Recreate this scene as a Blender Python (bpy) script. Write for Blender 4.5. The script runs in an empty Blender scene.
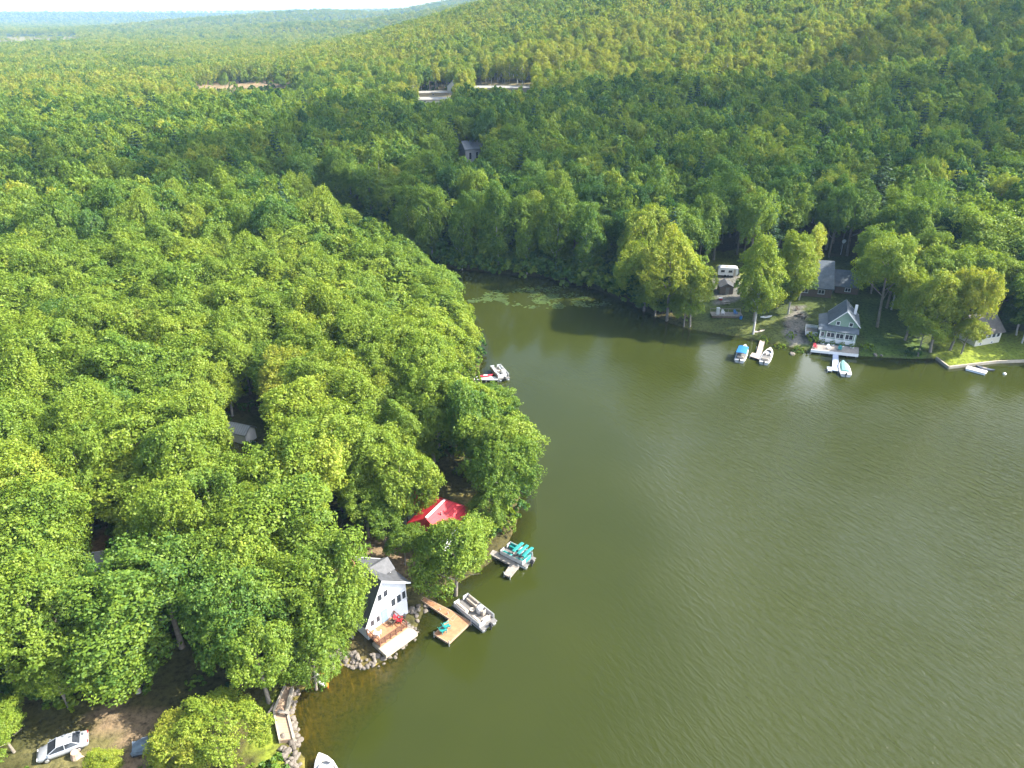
import bpy, math, random
import numpy as np
from mathutils import Vector, Matrix

random.seed(11)
RNG = np.random.default_rng(11)
SC = bpy.context.scene
COL = SC.collection
rad = math.radians

# ------------------------------------------------------------------ camera model
F_PX, PITCH, CAM_H = 711.1, rad(27.5), 68.0
cp, sp = math.cos(PITCH), math.sin(PITCH)

def at(px, py, z=0.0):
    """world point at height z that the photograph shows at pixel (px, py)"""
    dx, dy = (px - 512) / F_PX, (py - 384) / F_PX
    d = (dx, cp - dy * sp, -sp - dy * cp)
    t = (z - CAM_H) / d[2]
    return Vector((d[0] * t, d[1] * t, z))

def proj(x, y, z):
    zc = z - CAM_H
    dep = y * cp - zc * sp
    up = y * sp + zc * cp
    return 512 + F_PX * x / dep, 384 - F_PX * up / dep, dep

# ------------------------------------------------------------------ node helpers
def new_mat(name):
    m = bpy.data.materials.new(name)
    m.use_nodes = True
    nt = m.node_tree
    for n in list(nt.nodes):
        nt.nodes.remove(n)
    out = nt.nodes.new('ShaderNodeOutputMaterial')
    return m, nt, out

def N(nt, typ, **kw):
    n = nt.nodes.new(typ)
    for k, v in kw.items():
        if k in n.inputs:
            n.inputs[k].default_value = v
        else:
            setattr(n, k, v)
    return n

def L(nt, a, b):
    nt.links.new(a, b)

def ramp(nt, stops):
    r = nt.nodes.new('ShaderNodeValToRGB')
    el = r.color_ramp.elements
    while len(el) < len(stops):
        el.new(0.5)
    for e, (p, c) in zip(el, stops):
        e.position = p
        e.color = (*c, 1)
    return r

MATS = {}
def mat(name, col, rough=0.6, var=0.18, scale=3.0, metal=0.0, stripes=0.0, spec=0.4, bump=0.0):
    """painted / wooden / shingled surface: base colour with worn patches, optional board or course lines (stripes per metre)"""
    if name in MATS:
        return MATS[name]
    m, nt, out = new_mat(name)
    b = N(nt, 'ShaderNodeBsdfPrincipled', Roughness=rough, Metallic=metal)
    b.inputs['Specular IOR Level'].default_value = spec
    tc = N(nt, 'ShaderNodeTexCoord')
    no = N(nt, 'ShaderNodeTexNoise', Scale=scale, Detail=5.0, Roughness=0.65)
    L(nt, tc.outputs['Object'], no.inputs['Vector'])
    lo = tuple(c * (1 - var) for c in col)
    hi = tuple(min(1, c * (1 + var)) for c in col)
    r = ramp(nt, [(0.3, lo), (0.7, hi)])
    L(nt, no.outputs['Fac'], r.inputs['Fac'])
    colour = r.outputs['Color']
    if stripes:
        w = N(nt, 'ShaderNodeTexWave', Scale=stripes / 2.0, Distortion=0.3, Detail=1.0)
        w.bands_direction = 'Y' if stripes > 0 else 'Z'
        w.inputs['Scale'].default_value = abs(stripes) * 0.318
        L(nt, tc.outputs['Object'], w.inputs['Vector'])
        rr = ramp(nt, [(0.0, (0.45,) * 3), (0.18, (1, 1, 1))])
        L(nt, w.outputs['Fac'], rr.inputs['Fac'])
        mx = N(nt, 'ShaderNodeMix', data_type='RGBA', blend_type='MULTIPLY')
        mx.inputs[0].default_value = 0.75
        L(nt, colour, mx.inputs[6]); L(nt, rr.outputs['Color'], mx.inputs[7])
        colour = mx.outputs[2]
    L(nt, colour, b.inputs['Base Color'])
    if bump:
        bp = N(nt, 'ShaderNodeBump', Strength=bump, Distance=0.05)
        L(nt, no.outputs['Fac'], bp.inputs['Height']); L(nt, bp.outputs['Normal'], b.inputs['Normal'])
    L(nt, b.outputs['BSDF'], out.inputs['Surface'])
    MATS[name] = m
    return m

# ------------------------------------------------------------------ mesh builder
class MB:
    def __init__(self):
        self.v, self.f = [], []
    def add(self, vs, fs, M=None):
        o = len(self.v)
        for p in vs:
            p = Vector(p)
            self.v.append(tuple(M @ p if M is not None else p))
        self.f += [tuple(i + o for i in f) for f in fs]
        return self
    def box(self, c, s, rz=0.0, M=None):
        x, y, z = (k / 2 for k in s)
        R = Matrix.Translation(c) @ Matrix.Rotation(rz, 4, 'Z')
        if M is not None:
            R = M @ R
        vs = [(-x, -y, -z), (x, -y, -z), (x, y, -z), (-x, y, -z), (-x, -y, z), (x, -y, z), (x, y, z), (-x, y, z)]
        return self.add(vs, [(3, 2, 1, 0), (4, 5, 6, 7), (0, 1, 5, 4), (1, 2, 6, 5), (2, 3, 7, 6), (3, 0, 4, 7)], R)
    def bevel_box(self, c, s, b=0.08, rz=0.0):
        """box with chamfered top and side edges"""
        x, y, z = (k / 2 for k in s)
        ring = lambda ex, ey, zz: [(-ex + b, -ey, zz), (ex - b, -ey, zz), (ex, -ey + b, zz), (ex, ey - b, zz), (ex - b, ey, zz), (-ex + b, ey, zz), (-ex, ey - b, zz), (-ex, -ey + b, zz)]
        R = Matrix.Translation(c) @ Matrix.Rotation(rz, 4, 'Z')
        self.loft([[R @ Vector(p) for p in q] for q in (ring(x, y, -z), ring(x, y, z - b), ring(x - b, y - b, z))])
        return self
    def loft(self, rings, cap=True):
        n = len(rings[0]); o = len(self.v)
        for r in rings:
            self.v += [tuple(p) for p in r]
        for i in range(len(rings) - 1):
            for k in range(n):
                a, b = o + i * n + k, o + i * n + (k + 1) % n
                self.f.append((a, b, b + n, a + n))
        if cap:
            self.f.append(tuple(o + k for k in reversed(range(n))))
            self.f.append(tuple(o + (len(rings) - 1) * n + k for k in range(n)))
        return self
    def tube(self, pts, radii, n=8):
        pts = [Vector(p) for p in pts]
        if not hasattr(radii, '__len__'):
            radii = [radii] * len(pts)
        rings = []
        for i, p in enumerate(pts):
            d = (pts[min(i + 1, len(pts) - 1)] - pts[max(i - 1, 0)]).normalized()
            a = d.cross(Vector((0, 0, 1)) if abs(d.z) < 0.9 else Vector((1, 0, 0))).normalized()
            b = d.cross(a)
            rings.append([p + (a * math.cos(2 * math.pi * k / n) + b * math.sin(2 * math.pi * k / n)) * radii[i] for k in range(n)])
        return self.loft(rings)
    def slab(self, pts, z0, z1):
        """prism over a flat outline"""
        n = len(pts)
        area = sum(pts[i][0] * pts[(i + 1) % n][1] - pts[(i + 1) % n][0] * pts[i][1] for i in range(n))
        if area < 0:
            pts = list(reversed(pts))
        return self.loft([[(p[0], p[1], z0) for p in pts], [(p[0], p[1], z1) for p in pts]])
    def build(self, name, material, parent=None, loc=(0, 0, 0), rz=0.0, smooth=False):
        me = bpy.data.meshes.new(name)
        me.from_pydata(self.v, [], self.f)
        me.update()
        if smooth:
            me.polygons.foreach_set('use_smooth', [True] * len(me.polygons))
        me.materials.append(material)
        o = bpy.data.objects.new(name, me)
        COL.objects.link(o)
        o.location = loc; o.rotation_euler = (0, 0, rz)
        if parent is not None:
            o.parent = parent
        return o

def tag(o, label=None, cat=None, group=None, kind=None):
    for k, v in (('label', label), ('category', cat), ('group', group), ('kind', kind)):
        if v:
            o[k] = v
    return o

def thing(name, label, cat, loc=(0, 0, 0), rz=0.0, group=None):
    o = bpy.data.objects.new(name, None)
    o.empty_display_size = 0.3
    COL.objects.link(o)
    o.location = loc; o.rotation_euler = (0, 0, rz)
    return tag(o, label, cat, group)

def copy_tree(o, parent=None):
    c = o.copy(); COL.objects.link(c)
    if parent is not None:
        c.parent = parent
    for ch in list(o.children):
        copy_tree(ch, c)
    return c

def np_mesh(name, verts, nper, attr=None):
    """mesh from (n*nper) vertices, every nper consecutive ones a face; attr = {name: per-face floats}"""
    verts = np.asarray(verts, dtype=np.float32).reshape(-1, 3)
    nf = len(verts) // nper
    me = bpy.data.meshes.new(name)
    me.vertices.add(len(verts)); me.vertices.foreach_set('co', verts.ravel())
    me.loops.add(nf * nper); me.loops.foreach_set('vertex_index', np.arange(nf * nper, dtype=np.int32))
    me.polygons.add(nf); me.polygons.foreach_set('loop_start', np.arange(0, nf * nper, nper, dtype=np.int32))
    me.update(calc_edges=True)
    for k, v in (attr or {}).items():
        a = me.attributes.new(k, 'FLOAT', 'FACE')
        a.data.foreach_set('value', np.asarray(v, dtype=np.float32))
    return me

# ------------------------------------------------------------------ camera, sun, sky
cam_d = bpy.data.cameras.new('camera'); cam = bpy.data.objects.new('camera', cam_d); COL.objects.link(cam)
cam_d.sensor_width = 36.0; cam_d.lens = 36.0 * F_PX / 1024
cam_d.clip_start = 0.5; cam_d.clip_end = 40000
cam.location = (0, 0, CAM_H); cam.rotation_euler = (math.pi / 2 - PITCH, 0, 0)
SC.camera = cam

SUN_EL = rad(41.0)
SUN_AZ = rad(85.0)            # clockwise from +Y: square to the view, from the right
S = Vector((math.sin(SUN_AZ) * math.cos(SUN_EL), math.cos(SUN_AZ) * math.cos(SUN_EL), math.sin(SUN_EL)))
sd = bpy.data.lights.new('sun', 'SUN'); sun = bpy.data.objects.new('sun', sd); COL.objects.link(sun)
sd.energy = 5.0; sd.angle = rad(0.5); sd.color = (1.0, 0.93, 0.80)
sun.rotation_euler = (-S).to_track_quat('-Z', 'Y').to_euler()
sun.location = (400, 100, 300)

w = bpy.data.worlds.new('World'); SC.world = w; w.use_nodes = True
wn = w.node_tree
for n in list(wn.nodes):
    wn.nodes.remove(n)
wo = wn.nodes.new('ShaderNodeOutputWorld'); bg = wn.nodes.new('ShaderNodeBackground')
sky = wn.nodes.new('ShaderNodeTexSky'); sky.sky_type = 'NISHITA'; sky.sun_disc = False
sky.sun_elevation = SUN_EL; sky.sun_rotation = SUN_AZ
sky.air_density = 1.0; sky.dust_density = 0.8; sky.ozone_density = 1.0; sky.altitude = 100
# white cloud added in the unseen sky at right, to brighten lake sheen
stc = wn.nodes.new('ShaderNodeTexCoord'); smp = wn.nodes.new('ShaderNodeMapping'); smp.inputs['Scale'].default_value = (1.0, 1.0, 2.6)
sno = wn.nodes.new('ShaderNodeTexNoise'); sno.inputs['Scale'].default_value = 2.1; sno.inputs['Detail'].default_value = 7.0; sno.inputs['Roughness'].default_value = 0.55
srm = wn.nodes.new('ShaderNodeValToRGB'); srm.color_ramp.elements[0].position = 0.30; srm.color_ramp.elements[1].position = 0.52
smx = wn.nodes.new('ShaderNodeMix'); smx.data_type = 'RGBA'; smx.inputs[7].default_value = (16.0, 16.6, 17.8, 1)
wn.links.new(stc.outputs['Generated'], smp.inputs['Vector']); wn.links.new(smp.outputs['Vector'], sno.inputs['Vector'])
wn.links.new(sno.outputs['Fac'], srm.inputs['Fac'])
ssx = wn.nodes.new('ShaderNodeSeparateXYZ'); wn.links.new(stc.outputs['Generated'], ssx.inputs[0])
scl_ = wn.nodes.new('ShaderNodeMapRange'); scl_.inputs['From Min'].default_value = 0.16; scl_.inputs['From Max'].default_value = 0.47
wn.links.new(ssx.outputs['X'], scl_.inputs['Value'])
smm = wn.nodes.new('ShaderNodeMath'); smm.operation = 'MULTIPLY'
wn.links.new(srm.outputs['Color'], smm.inputs[0]); wn.links.new(scl_.outputs['Result'], smm.inputs[1]); wn.links.new(smm.outputs[0], smx.inputs[0])
wn.links.new(sky.outputs['Color'], smx.inputs[6]); wn.links.new(smx.outputs[2], bg.inputs['Color'])
bg.inputs['Strength'].default_value = 0.115
wn.links.new(bg.outputs['Background'], wo.inputs['Surface'])

SC.view_settings.view_transform = 'Standard'; SC.view_settings.look = 'None'
SC.view_settings.gamma = 1.0; SC.view_settings.use_curve_mapping = False
SC.view_settings.exposure = 1.74
SC.render.engine = 'CYCLES'
cy = SC.cycles
cy.max_bounces = 6; cy.diffuse_bounces = 3; cy.glossy_bounces = 2; cy.transmission_bounces = 3
cy.transparent_max_bounces = 6; cy.volume_bounces = 0
cy.caustics_reflective = False; cy.caustics_refractive = False
cy.use_denoising = True
cy.sample_clamp_direct = 3.0; cy.sample_clamp_indirect = 4.0
# ------------------------------------------------------------------ the lake outline (waterline), world coordinates
LAKE_PX = [(305, 1000), (304, 850), (303, 768), (298, 749), (294, 737), (290, 716), (292, 704), (298, 693), (307, 683), (322, 675),
           (333, 667), (338, 655), (346, 661), (365, 667), (384, 660), (397, 650), (409, 637), (418, 625), (424, 610), (440, 592),
           (468, 577), (490, 563), (506, 546), (516, 526), (520, 500), (514, 468), (508, 438), (499, 408), (484, 390), (478, 378),
           (481, 360), (478, 344), (468, 324), (452, 308), (434, 295), (418, 285), (398, 272), (372, 258), (345, 248), (312, 240), (282, 233),
           (282, 221), (335, 228), (385, 240), (425, 256), (448, 268), (480, 271), (510, 274), (545, 277), (575, 284), (600, 291),
           (630, 302), (650, 313), (670, 323), (690, 329), (715, 333), (735, 336), (763, 341), (790, 347), (810, 351), (860, 356),
           (912, 359), (936, 358), (949, 367), (996, 361), (1024, 360), (1100, 361), (1300, 368), (1600, 395)]
LAKE = [at(*p).xy for p in LAKE_PX] + [Vector((330, 20)), Vector((330, -160)), Vector((-30, -160))]
LAKE = np.array([(p.x, p.y) for p in LAKE])

def lake_sdf(x, y):
    """metres to the waterline, positive on land"""
    x = np.asarray(x, float); y = np.asarray(y, float)
    d2 = np.full(x.shape, 1e18); inside = np.zeros(x.shape, bool)
    n = len(LAKE)
    for i in range(n):
        ax, ay = LAKE[i]; bx, by = LAKE[(i + 1) % n]
        ex, ey = bx - ax, by - ay
        t = np.clip(((x - ax) * ex + (y - ay) * ey) / (ex * ex + ey * ey), 0, 1)
        d2 = np.minimum(d2, (x - ax - t * ex) ** 2 + (y - ay - t * ey) ** 2)
        if ay != by:
            c = ((ay > y) != (by > y)) & (x < (bx - ax) * (y - ay) / (by - ay) + ax)
            inside ^= c
    d = np.sqrt(d2)
    return np.where(inside, -d, d)

def sstep(a, b, t):
    t = np.clip((t - a) / (b - a), 0, 1)
    return t * t * (3 - 2 * t)

def wavy(x, y, s, seed=0.0):
    return (np.sin(x / s + 1.3 + seed) * np.cos(y / s * 0.83 - 0.7 + seed * 2) + 0.6 * np.sin(x / s * 2.1 - y / s * 1.4 + 2.0 + seed)
            + 0.35 * np.cos(x / s * 3.3 + y / s * 3.9 + seed)) / 1.95

COVE = at(352, 705)
def ground_z(x, y, d=None):
    x = np.asarray(x, float); y = np.asarray(y, float)
    if d is None:
        d = lake_sdf(x, y)
    land = np.minimum(0.7 * np.maximum(d, 0), 0.55) + 3.2 * (1 - np.exp(-np.maximum(d - 1, 0) / 45))
    far = sstep(30, 160, d)
    land = land + far * (1.5 + 1.5 * wavy(x, y, 60))
    hill = 112 * sstep(255, 1000, y + 0.18 * x) * sstep(-330, 300, x + 0.10 * (y - 700))
    hill = hill * (1 - 0.35 * sstep(1050, 1900, y))
    land = land + hill * (1 + 0.10 * wavy(x, y, 140, 1.0)) + sstep(120, 500, y) * 3
    land = land + 64 * np.exp(-((y - 3300 - 0.30 * (x + 400)) / 520) ** 2) * sstep(-1700, -700, x) * (1 + 0.25 * wavy(x, y, 420, 2.0))
    land = land + 72 * np.exp(-((y - 5000 + 0.2 * x) / 700) ** 2) * (1.0 + 0.22 * wavy(x, y, 900, 3.0))
    land = land + 30 * np.exp(-((y - 2150 + 0.15 * x) / 260) ** 2) * sstep(-1150, -350, x)
    cove = np.exp(-((x - COVE.x) ** 2 + (y - COVE.y) ** 2) / 9.0 ** 2)
    slope = 0.55 - 0.43 * cove
    bed = -np.minimum(slope * np.maximum(-d, 0), 4.0)
    return np.where(d > 0, land, bed)

def gz(x, y):
    return float(ground_z(np.array([x]), np.array([y]))[0])

def atg(px, py, dz=0.0):
    """the point of the ground (dz above it) that the photograph shows at the pixel"""
    z = 3.0
    for _ in range(9):
        p = at(px, py, z); z = 0.4 * z + 0.6 * (gz(p.x, p.y) + dz)
    p = at(px, py, z)
    return p

def ring_coords(lo, hi, far_lo, far_hi, step, grow):
    mid = list(np.arange(lo, hi + 1e-6, step))
    a, s = lo, step
    left = []
    while a > far_lo:
        s *= grow; a -= s; left.append(a)
    b, s = hi, step
    right = []
    while b < far_hi:
        s *= grow; b += s; right.append(b)
    return np.array(left[::-1] + mid + right)

def in_poly(x, y, poly):
    inside = np.zeros(np.shape(x), bool); n = len(poly)
    for i in range(n):
        ax, ay = poly[i][0], poly[i][1]; bx, by = poly[(i + 1) % n][0], poly[(i + 1) % n][1]
        if ay != by:
            inside ^= ((ay > y) != (by > y)) & (x < (bx - ax) * (y - ay) / (by - ay) + ax)
    return inside

def grid_mesh(name, X, Y, Z):
    nx, ny = len(X), len(Y)
    gx, gy = np.meshgrid(X, Y)
    me = bpy.data.meshes.new(name)
    co = np.stack([gx, gy, Z], -1).reshape(-1, 3).astype(np.float32)
    me.vertices.add(len(co)); me.vertices.foreach_set('co', co.ravel())
    i = np.arange(nx - 1)[None, :] + nx * np.arange(ny - 1)[:, None]
    q = np.stack([i, i + 1, i + nx + 1, i + nx], -1).reshape(-1).astype(np.int32)
    me.loops.add(len(q)); me.loops.foreach_set('vertex_index', q)
    me.polygons.add(len(q) // 4); me.polygons.foreach_set('loop_start', np.arange(0, len(q), 4, dtype=np.int32))
    me.update(calc_edges=True)
    me.polygons.foreach_set('use_smooth', np.ones(len(q) // 4, bool))
    return me

GX = ring_coords(-130, 130, -6500, 6500, 1.5, 1.03)
GY = ring_coords(18, 260, -170, 9500, 1.5, 1.03)
gx, gy = np.meshgrid(GX, GY)
gd = lake_sdf(gx, gy)
gzv = ground_z(gx, gy, gd)
ground_me = grid_mesh('ground', GX, GY, gzv)

LITTER, GRASS, LAWN, DIRT = (0.075, 0.060, 0.028), (0.045, 0.075, 0.018), (0.16, 0.20, 0.028), (0.20, 0.145, 0.098)
SANDY, FIELD, BED, GRAVEL = (0.34, 0.28, 0.20), (0.16, 0.145, 0.075), (0.40, 0.32, 0.085), (0.14, 0.135, 0.13)
cov = np.zeros(gx.shape + (3,)); cov[:] = LITTER
k = (0.5 + 0.5 * wavy(gx, gy, 6.0, 4.0))[..., None]
cov = cov * (1 - 0.55 * k) + np.array(GRASS) * 0.55 * k
k = sstep(450, 900, gy)[..., None]
cov = cov * (1 - k) + np.array((0.035, 0.062, 0.02)) * k
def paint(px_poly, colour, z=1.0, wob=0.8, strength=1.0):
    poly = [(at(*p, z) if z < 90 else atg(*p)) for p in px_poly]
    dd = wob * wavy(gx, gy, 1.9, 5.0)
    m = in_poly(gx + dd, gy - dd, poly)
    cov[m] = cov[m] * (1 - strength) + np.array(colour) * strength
# bare, mown and farmed ground as the photograph shows it
paint([(88, 702), (128, 697), (168, 706), (172, 735), (160, 768), (120, 780), (70, 768), (96, 735)], DIRT, 3, 1.2)
paint([(20, 735), (100, 725), (120, 745), (100, 775), (20, 780)], (0.12, 0.11, 0.05), 3, 1.2)
paint([(60, 560), (120, 510), (140, 520), (125, 560), (85, 620)], (0.20, 0.12, 0.05), 4)
paint([(345, 540), (378, 530), (420, 545), (432, 560), (408, 570), (372, 566)], DIRT, 2.5, 0.6)
paint([(440, 486), (480, 492), (500, 520), (480, 530), (470, 505)], (0.20, 0.16, 0.06), 2.5, 0.6)
paint([(262, 690), (288, 684), (276, 712), (280, 745), (284, 790), (255, 800), (252, 720)], LAWN, 1.0, 0.4)
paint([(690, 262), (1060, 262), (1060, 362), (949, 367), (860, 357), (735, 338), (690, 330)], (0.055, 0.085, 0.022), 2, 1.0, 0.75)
paint([(937, 340), (1040, 330), (1040, 361), (996, 361), (949, 367), (930, 358)], LAWN, 1.0, 0.8)
paint([(700, 255), (760, 250), (800, 262), (790, 285), (700, 282)], LAWN, 2.5, 1.0, 0.8)
paint([(690, 318), (790, 318), (800, 347), (735, 336), (690, 329)], (0.10, 0.115, 0.035), 1.5, 1.0, 0.7)
paint([(790, 306), (806, 306), (808, 338), (790, 338), (784, 322)], GRAVEL, 2, 0.5)
paint([(712, 276), (738, 274), (742, 300), (716, 304)], GRAVEL, 2, 0.5)
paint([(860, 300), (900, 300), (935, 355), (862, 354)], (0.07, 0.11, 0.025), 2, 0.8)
paint([(194, 80), (296, 79), (298, 90), (192, 91)], (0.24, 0.175, 0.105), 99, 3)
paint([(410, 88), (470, 82), (560, 82), (560, 94), (470, 96), (462, 106), (405, 104)], (0.30, 0.25, 0.15), 99, 3)
paint([(-40, 39), (78, 38.5), (84, 48), (-40, 52)], FIELD, 5, 10)
paint([(-40, 29.5), (22, 29), (26, 33), (-40, 34)], FIELD, 5, 10)
bed = sstep(0.1, 0.9, -gd)[..., None]
gold = np.exp(-((gx - COVE.x) ** 2 + (gy - COVE.y) ** 2) / 15.0 ** 2)[..., None]
cov = cov * (1 - bed) + (np.array(BED) * gold + np.array((0.06, 0.05, 0.022)) * (1 - gold)) * bed
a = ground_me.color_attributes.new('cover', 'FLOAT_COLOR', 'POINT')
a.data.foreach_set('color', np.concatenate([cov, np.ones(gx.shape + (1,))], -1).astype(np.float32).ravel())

m, nt, out = new_mat('ground_cover')
at_ = N(nt, 'ShaderNodeAttribute', attribute_name='cover')
tc = N(nt, 'ShaderNodeTexCoord')
n1 = N(nt, 'ShaderNodeTexNoise', Scale=1.7, Detail=8.0, Roughness=0.7)
n2 = N(nt, 'ShaderNodeTexNoise', Scale=0.11, Detail=6.0, Roughness=0.6)
L(nt, tc.outputs['Object'], n1.inputs['Vector']); L(nt, tc.outputs['Object'], n2.inputs['Vector'])
r1 = ramp(nt, [(0.32, (0.30, 0.31, 0.28)), (0.50, (0.95, 0.95, 0.95)), (0.75, (1.5, 1.45, 1.3))])
r2 = ramp(nt, [(0.3, (0.7, 0.75, 0.7)), (0.7, (1.25, 1.2, 1.1))])
L(nt, n1.outputs['Fac'], r1.inputs['Fac']); L(nt, n2.outputs['Fac'], r2.inputs['Fac'])
m1 = N(nt, 'ShaderNodeMix', data_type='RGBA', blend_type='MULTIPLY'); m1.inputs[0].default_value = 1.0
m2 = N(nt, 'ShaderNodeMix', data_type='RGBA', blend_type='MULTIPLY'); m2.inputs[0].default_value = 1.0
L(nt, at_.outputs['Color'], m1.inputs[6]); L(nt, r1.outputs['Color'], m1.inputs[7])
L(nt, m1.outputs[2], m2.inputs[6]); L(nt, r2.outputs['Color'], m2.inputs[7])
b = N(nt, 'ShaderNodeBsdfPrincipled', Roughness=0.95); b.inputs['Specular IOR Level'].default_value = 0.1
bp = N(nt, 'ShaderNodeBump', Strength=0.7, Distance=0.25)
L(nt, n1.outputs['Fac'], bp.inputs['Height']); L(nt, bp.outputs['Normal'], b.inputs['Normal'])
L(nt, m2.outputs[2], b.inputs['Base Color']); L(nt, b.outputs['BSDF'], out.inputs['Surface'])
ground_me.materials.append(m)
ground = bpy.data.objects.new('ground', ground_me); COL.objects.link(ground); tag(ground, kind='structure')

# ------------------------------------------------------------------ water
WX = ring_coords(-80, 100, -150, 345, 2.0, 1.06); WY = ring_coords(20, 230, -165, 330, 2.0, 1.06)
wx, wy = np.meshgrid(WX, WY)
wd = lake_sdf(wx, wy)
water_me = grid_mesh('water', WX, WY, np.zeros(wx.shape))
depth = -ground_z(wx, wy, wd)
sh = np.clip(1 - depth / 1.5, 0, 1); sh = sh * sh * (3 - 2 * sh)
a = water_me.attributes.new('shallow', 'FLOAT', 'POINT'); a.data.foreach_set('value', sh.astype(np.float32).ravel())
# where the breeze ruffles the lake: out in the open on the far side of the frame
br = sstep(6, 40, -wd) * (0.10 + 0.90 * sstep(-2, 62, wx - 0.05 * (wy - 100))) * (1 - 0.45 * sstep(112, 138, wy) * (1 - sstep(60, 90, wx)))
a = water_me.attributes.new('breeze', 'FLOAT', 'POINT'); a.data.foreach_set('value', br.astype(np.float32).ravel())
m, nt, out = new_mat('lake_water')
tc = N(nt, 'ShaderNodeTexCoord')
mp = N(nt, 'ShaderNodeMapping'); mp.vector_type = 'TEXTURE'; mp.inputs['Rotation'].default_value = (0, 0, rad(-60)); mp.inputs['Scale'].default_value = (2.6, 0.85, 1)
L(nt, tc.outputs['Object'], mp.inputs['Vector'])
nA = N(nt, 'ShaderNodeTexNoise', Scale=1.35, Detail=4.0, Roughness=0.55, Distortion=0.6)
L(nt, mp.outputs['Vector'], nA.inputs['Vector'])
nB = N(nt, 'ShaderNodeTexNoise', Scale=4.0, Detail=3.0, Roughness=0.6)
L(nt, mp.outputs['Vector'], nB.inputs['Vector'])
nC = N(nt, 'ShaderNodeTexNoise', Scale=0.045, Detail=3.0, Roughness=0.5)
L(nt, tc.outputs['Object'], nC.inputs['Vector'])
aB = N(nt, 'ShaderNodeAttribute', attribute_name='breeze')
add = N(nt, 'ShaderNodeMath', operation='MULTIPLY_ADD'); add.inputs[1].default_value = 0.22
L(nt, nB.outputs['Fac'], add.inputs[0]); L(nt, nA.outputs['Fac'], add.inputs[2])
rC = ramp(nt, [(0.35, (0.55,) * 3), (0.65, (1.2,) * 3)]); L(nt, nC.outputs['Fac'], rC.inputs['Fac'])
st = N(nt, 'ShaderNodeMath', operation='MULTIPLY'); L(nt, aB.outputs['Fac'], st.inputs[0]); L(nt, rC.outputs['Color'], st.inputs[1])
st2 = N(nt, 'ShaderNodeMath', operation='MULTIPLY_ADD'); st2.inputs[1].default_value = 0.95; st2.inputs[2].default_value = 0.035
L(nt, st.outputs[0], st2.inputs[0])
bp = N(nt, 'ShaderNodeBump', Distance=0.5)
L(nt, add.outputs[0], bp.inputs['Height']); L(nt, st2.outputs[0], bp.inputs['Strength'])
rM = ramp(nt, [(0.3, (0.0235, 0.0300, 0.0048)), (0.7, (0.0285, 0.0350, 0.0060))]); L(nt, nC.outputs['Fac'], rM.inputs['Fac'])
dif = N(nt, 'ShaderNodeBsdfDiffuse'); L(nt, rM.outputs['Color'], dif.inputs['Color'])
tr = N(nt, 'ShaderNodeBsdfTransparent', Color=(0.94, 0.80, 0.48, 1))
aS = N(nt, 'ShaderNodeAttribute', attribute_name='shallow')
fS = N(nt, 'ShaderNodeMath', operation='MULTIPLY'); fS.inputs[1].default_value = 0.62; L(nt, aS.outputs['Fac'], fS.inputs[0])
body = N(nt, 'ShaderNodeMixShader'); L(nt, fS.outputs[0], body.inputs[0]); L(nt, dif.outputs[0], body.inputs[1]); L(nt, tr.outputs[0], body.inputs[2])
gl = N(nt, 'ShaderNodeBsdfGlossy', Roughness=0.09); L(nt, bp.outputs['Normal'], gl.inputs['Normal'])
fr = N(nt, 'ShaderNodeFresnel', IOR=1.33); L(nt, bp.outputs['Normal'], fr.inputs['Normal'])
mx = N(nt, 'ShaderNodeMixShader'); L(nt, fr.outputs[0], mx.inputs[0]); L(nt, body.outputs[0], mx.inputs[1]); L(nt, gl.outputs[0], mx.inputs[2])
L(nt, mx.outputs[0], out.inputs['Surface'])
water_me.materials.append(m)
water = bpy.data.objects.new('lake_water', water_me); COL.objects.link(water); tag(water, kind='structure')

# ------------------------------------------------------------------ air
hz = MB().box((0, 1500, 80), (30000, 26000, 171))
m, nt, out = new_mat('air_haze')
vol = N(nt, 'ShaderNodeVolumePrincipled', Density=HAZE_DENSITY if 'HAZE_DENSITY' in globals() else 0.00009, Anisotropy=0.0)
vol.inputs['Color'].default_value = (0.42, 0.68, 1.0, 1)
L(nt, vol.outputs[0], out.inputs['Volume'])
tag(hz.build('haze', m), kind='stuff')
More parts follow.
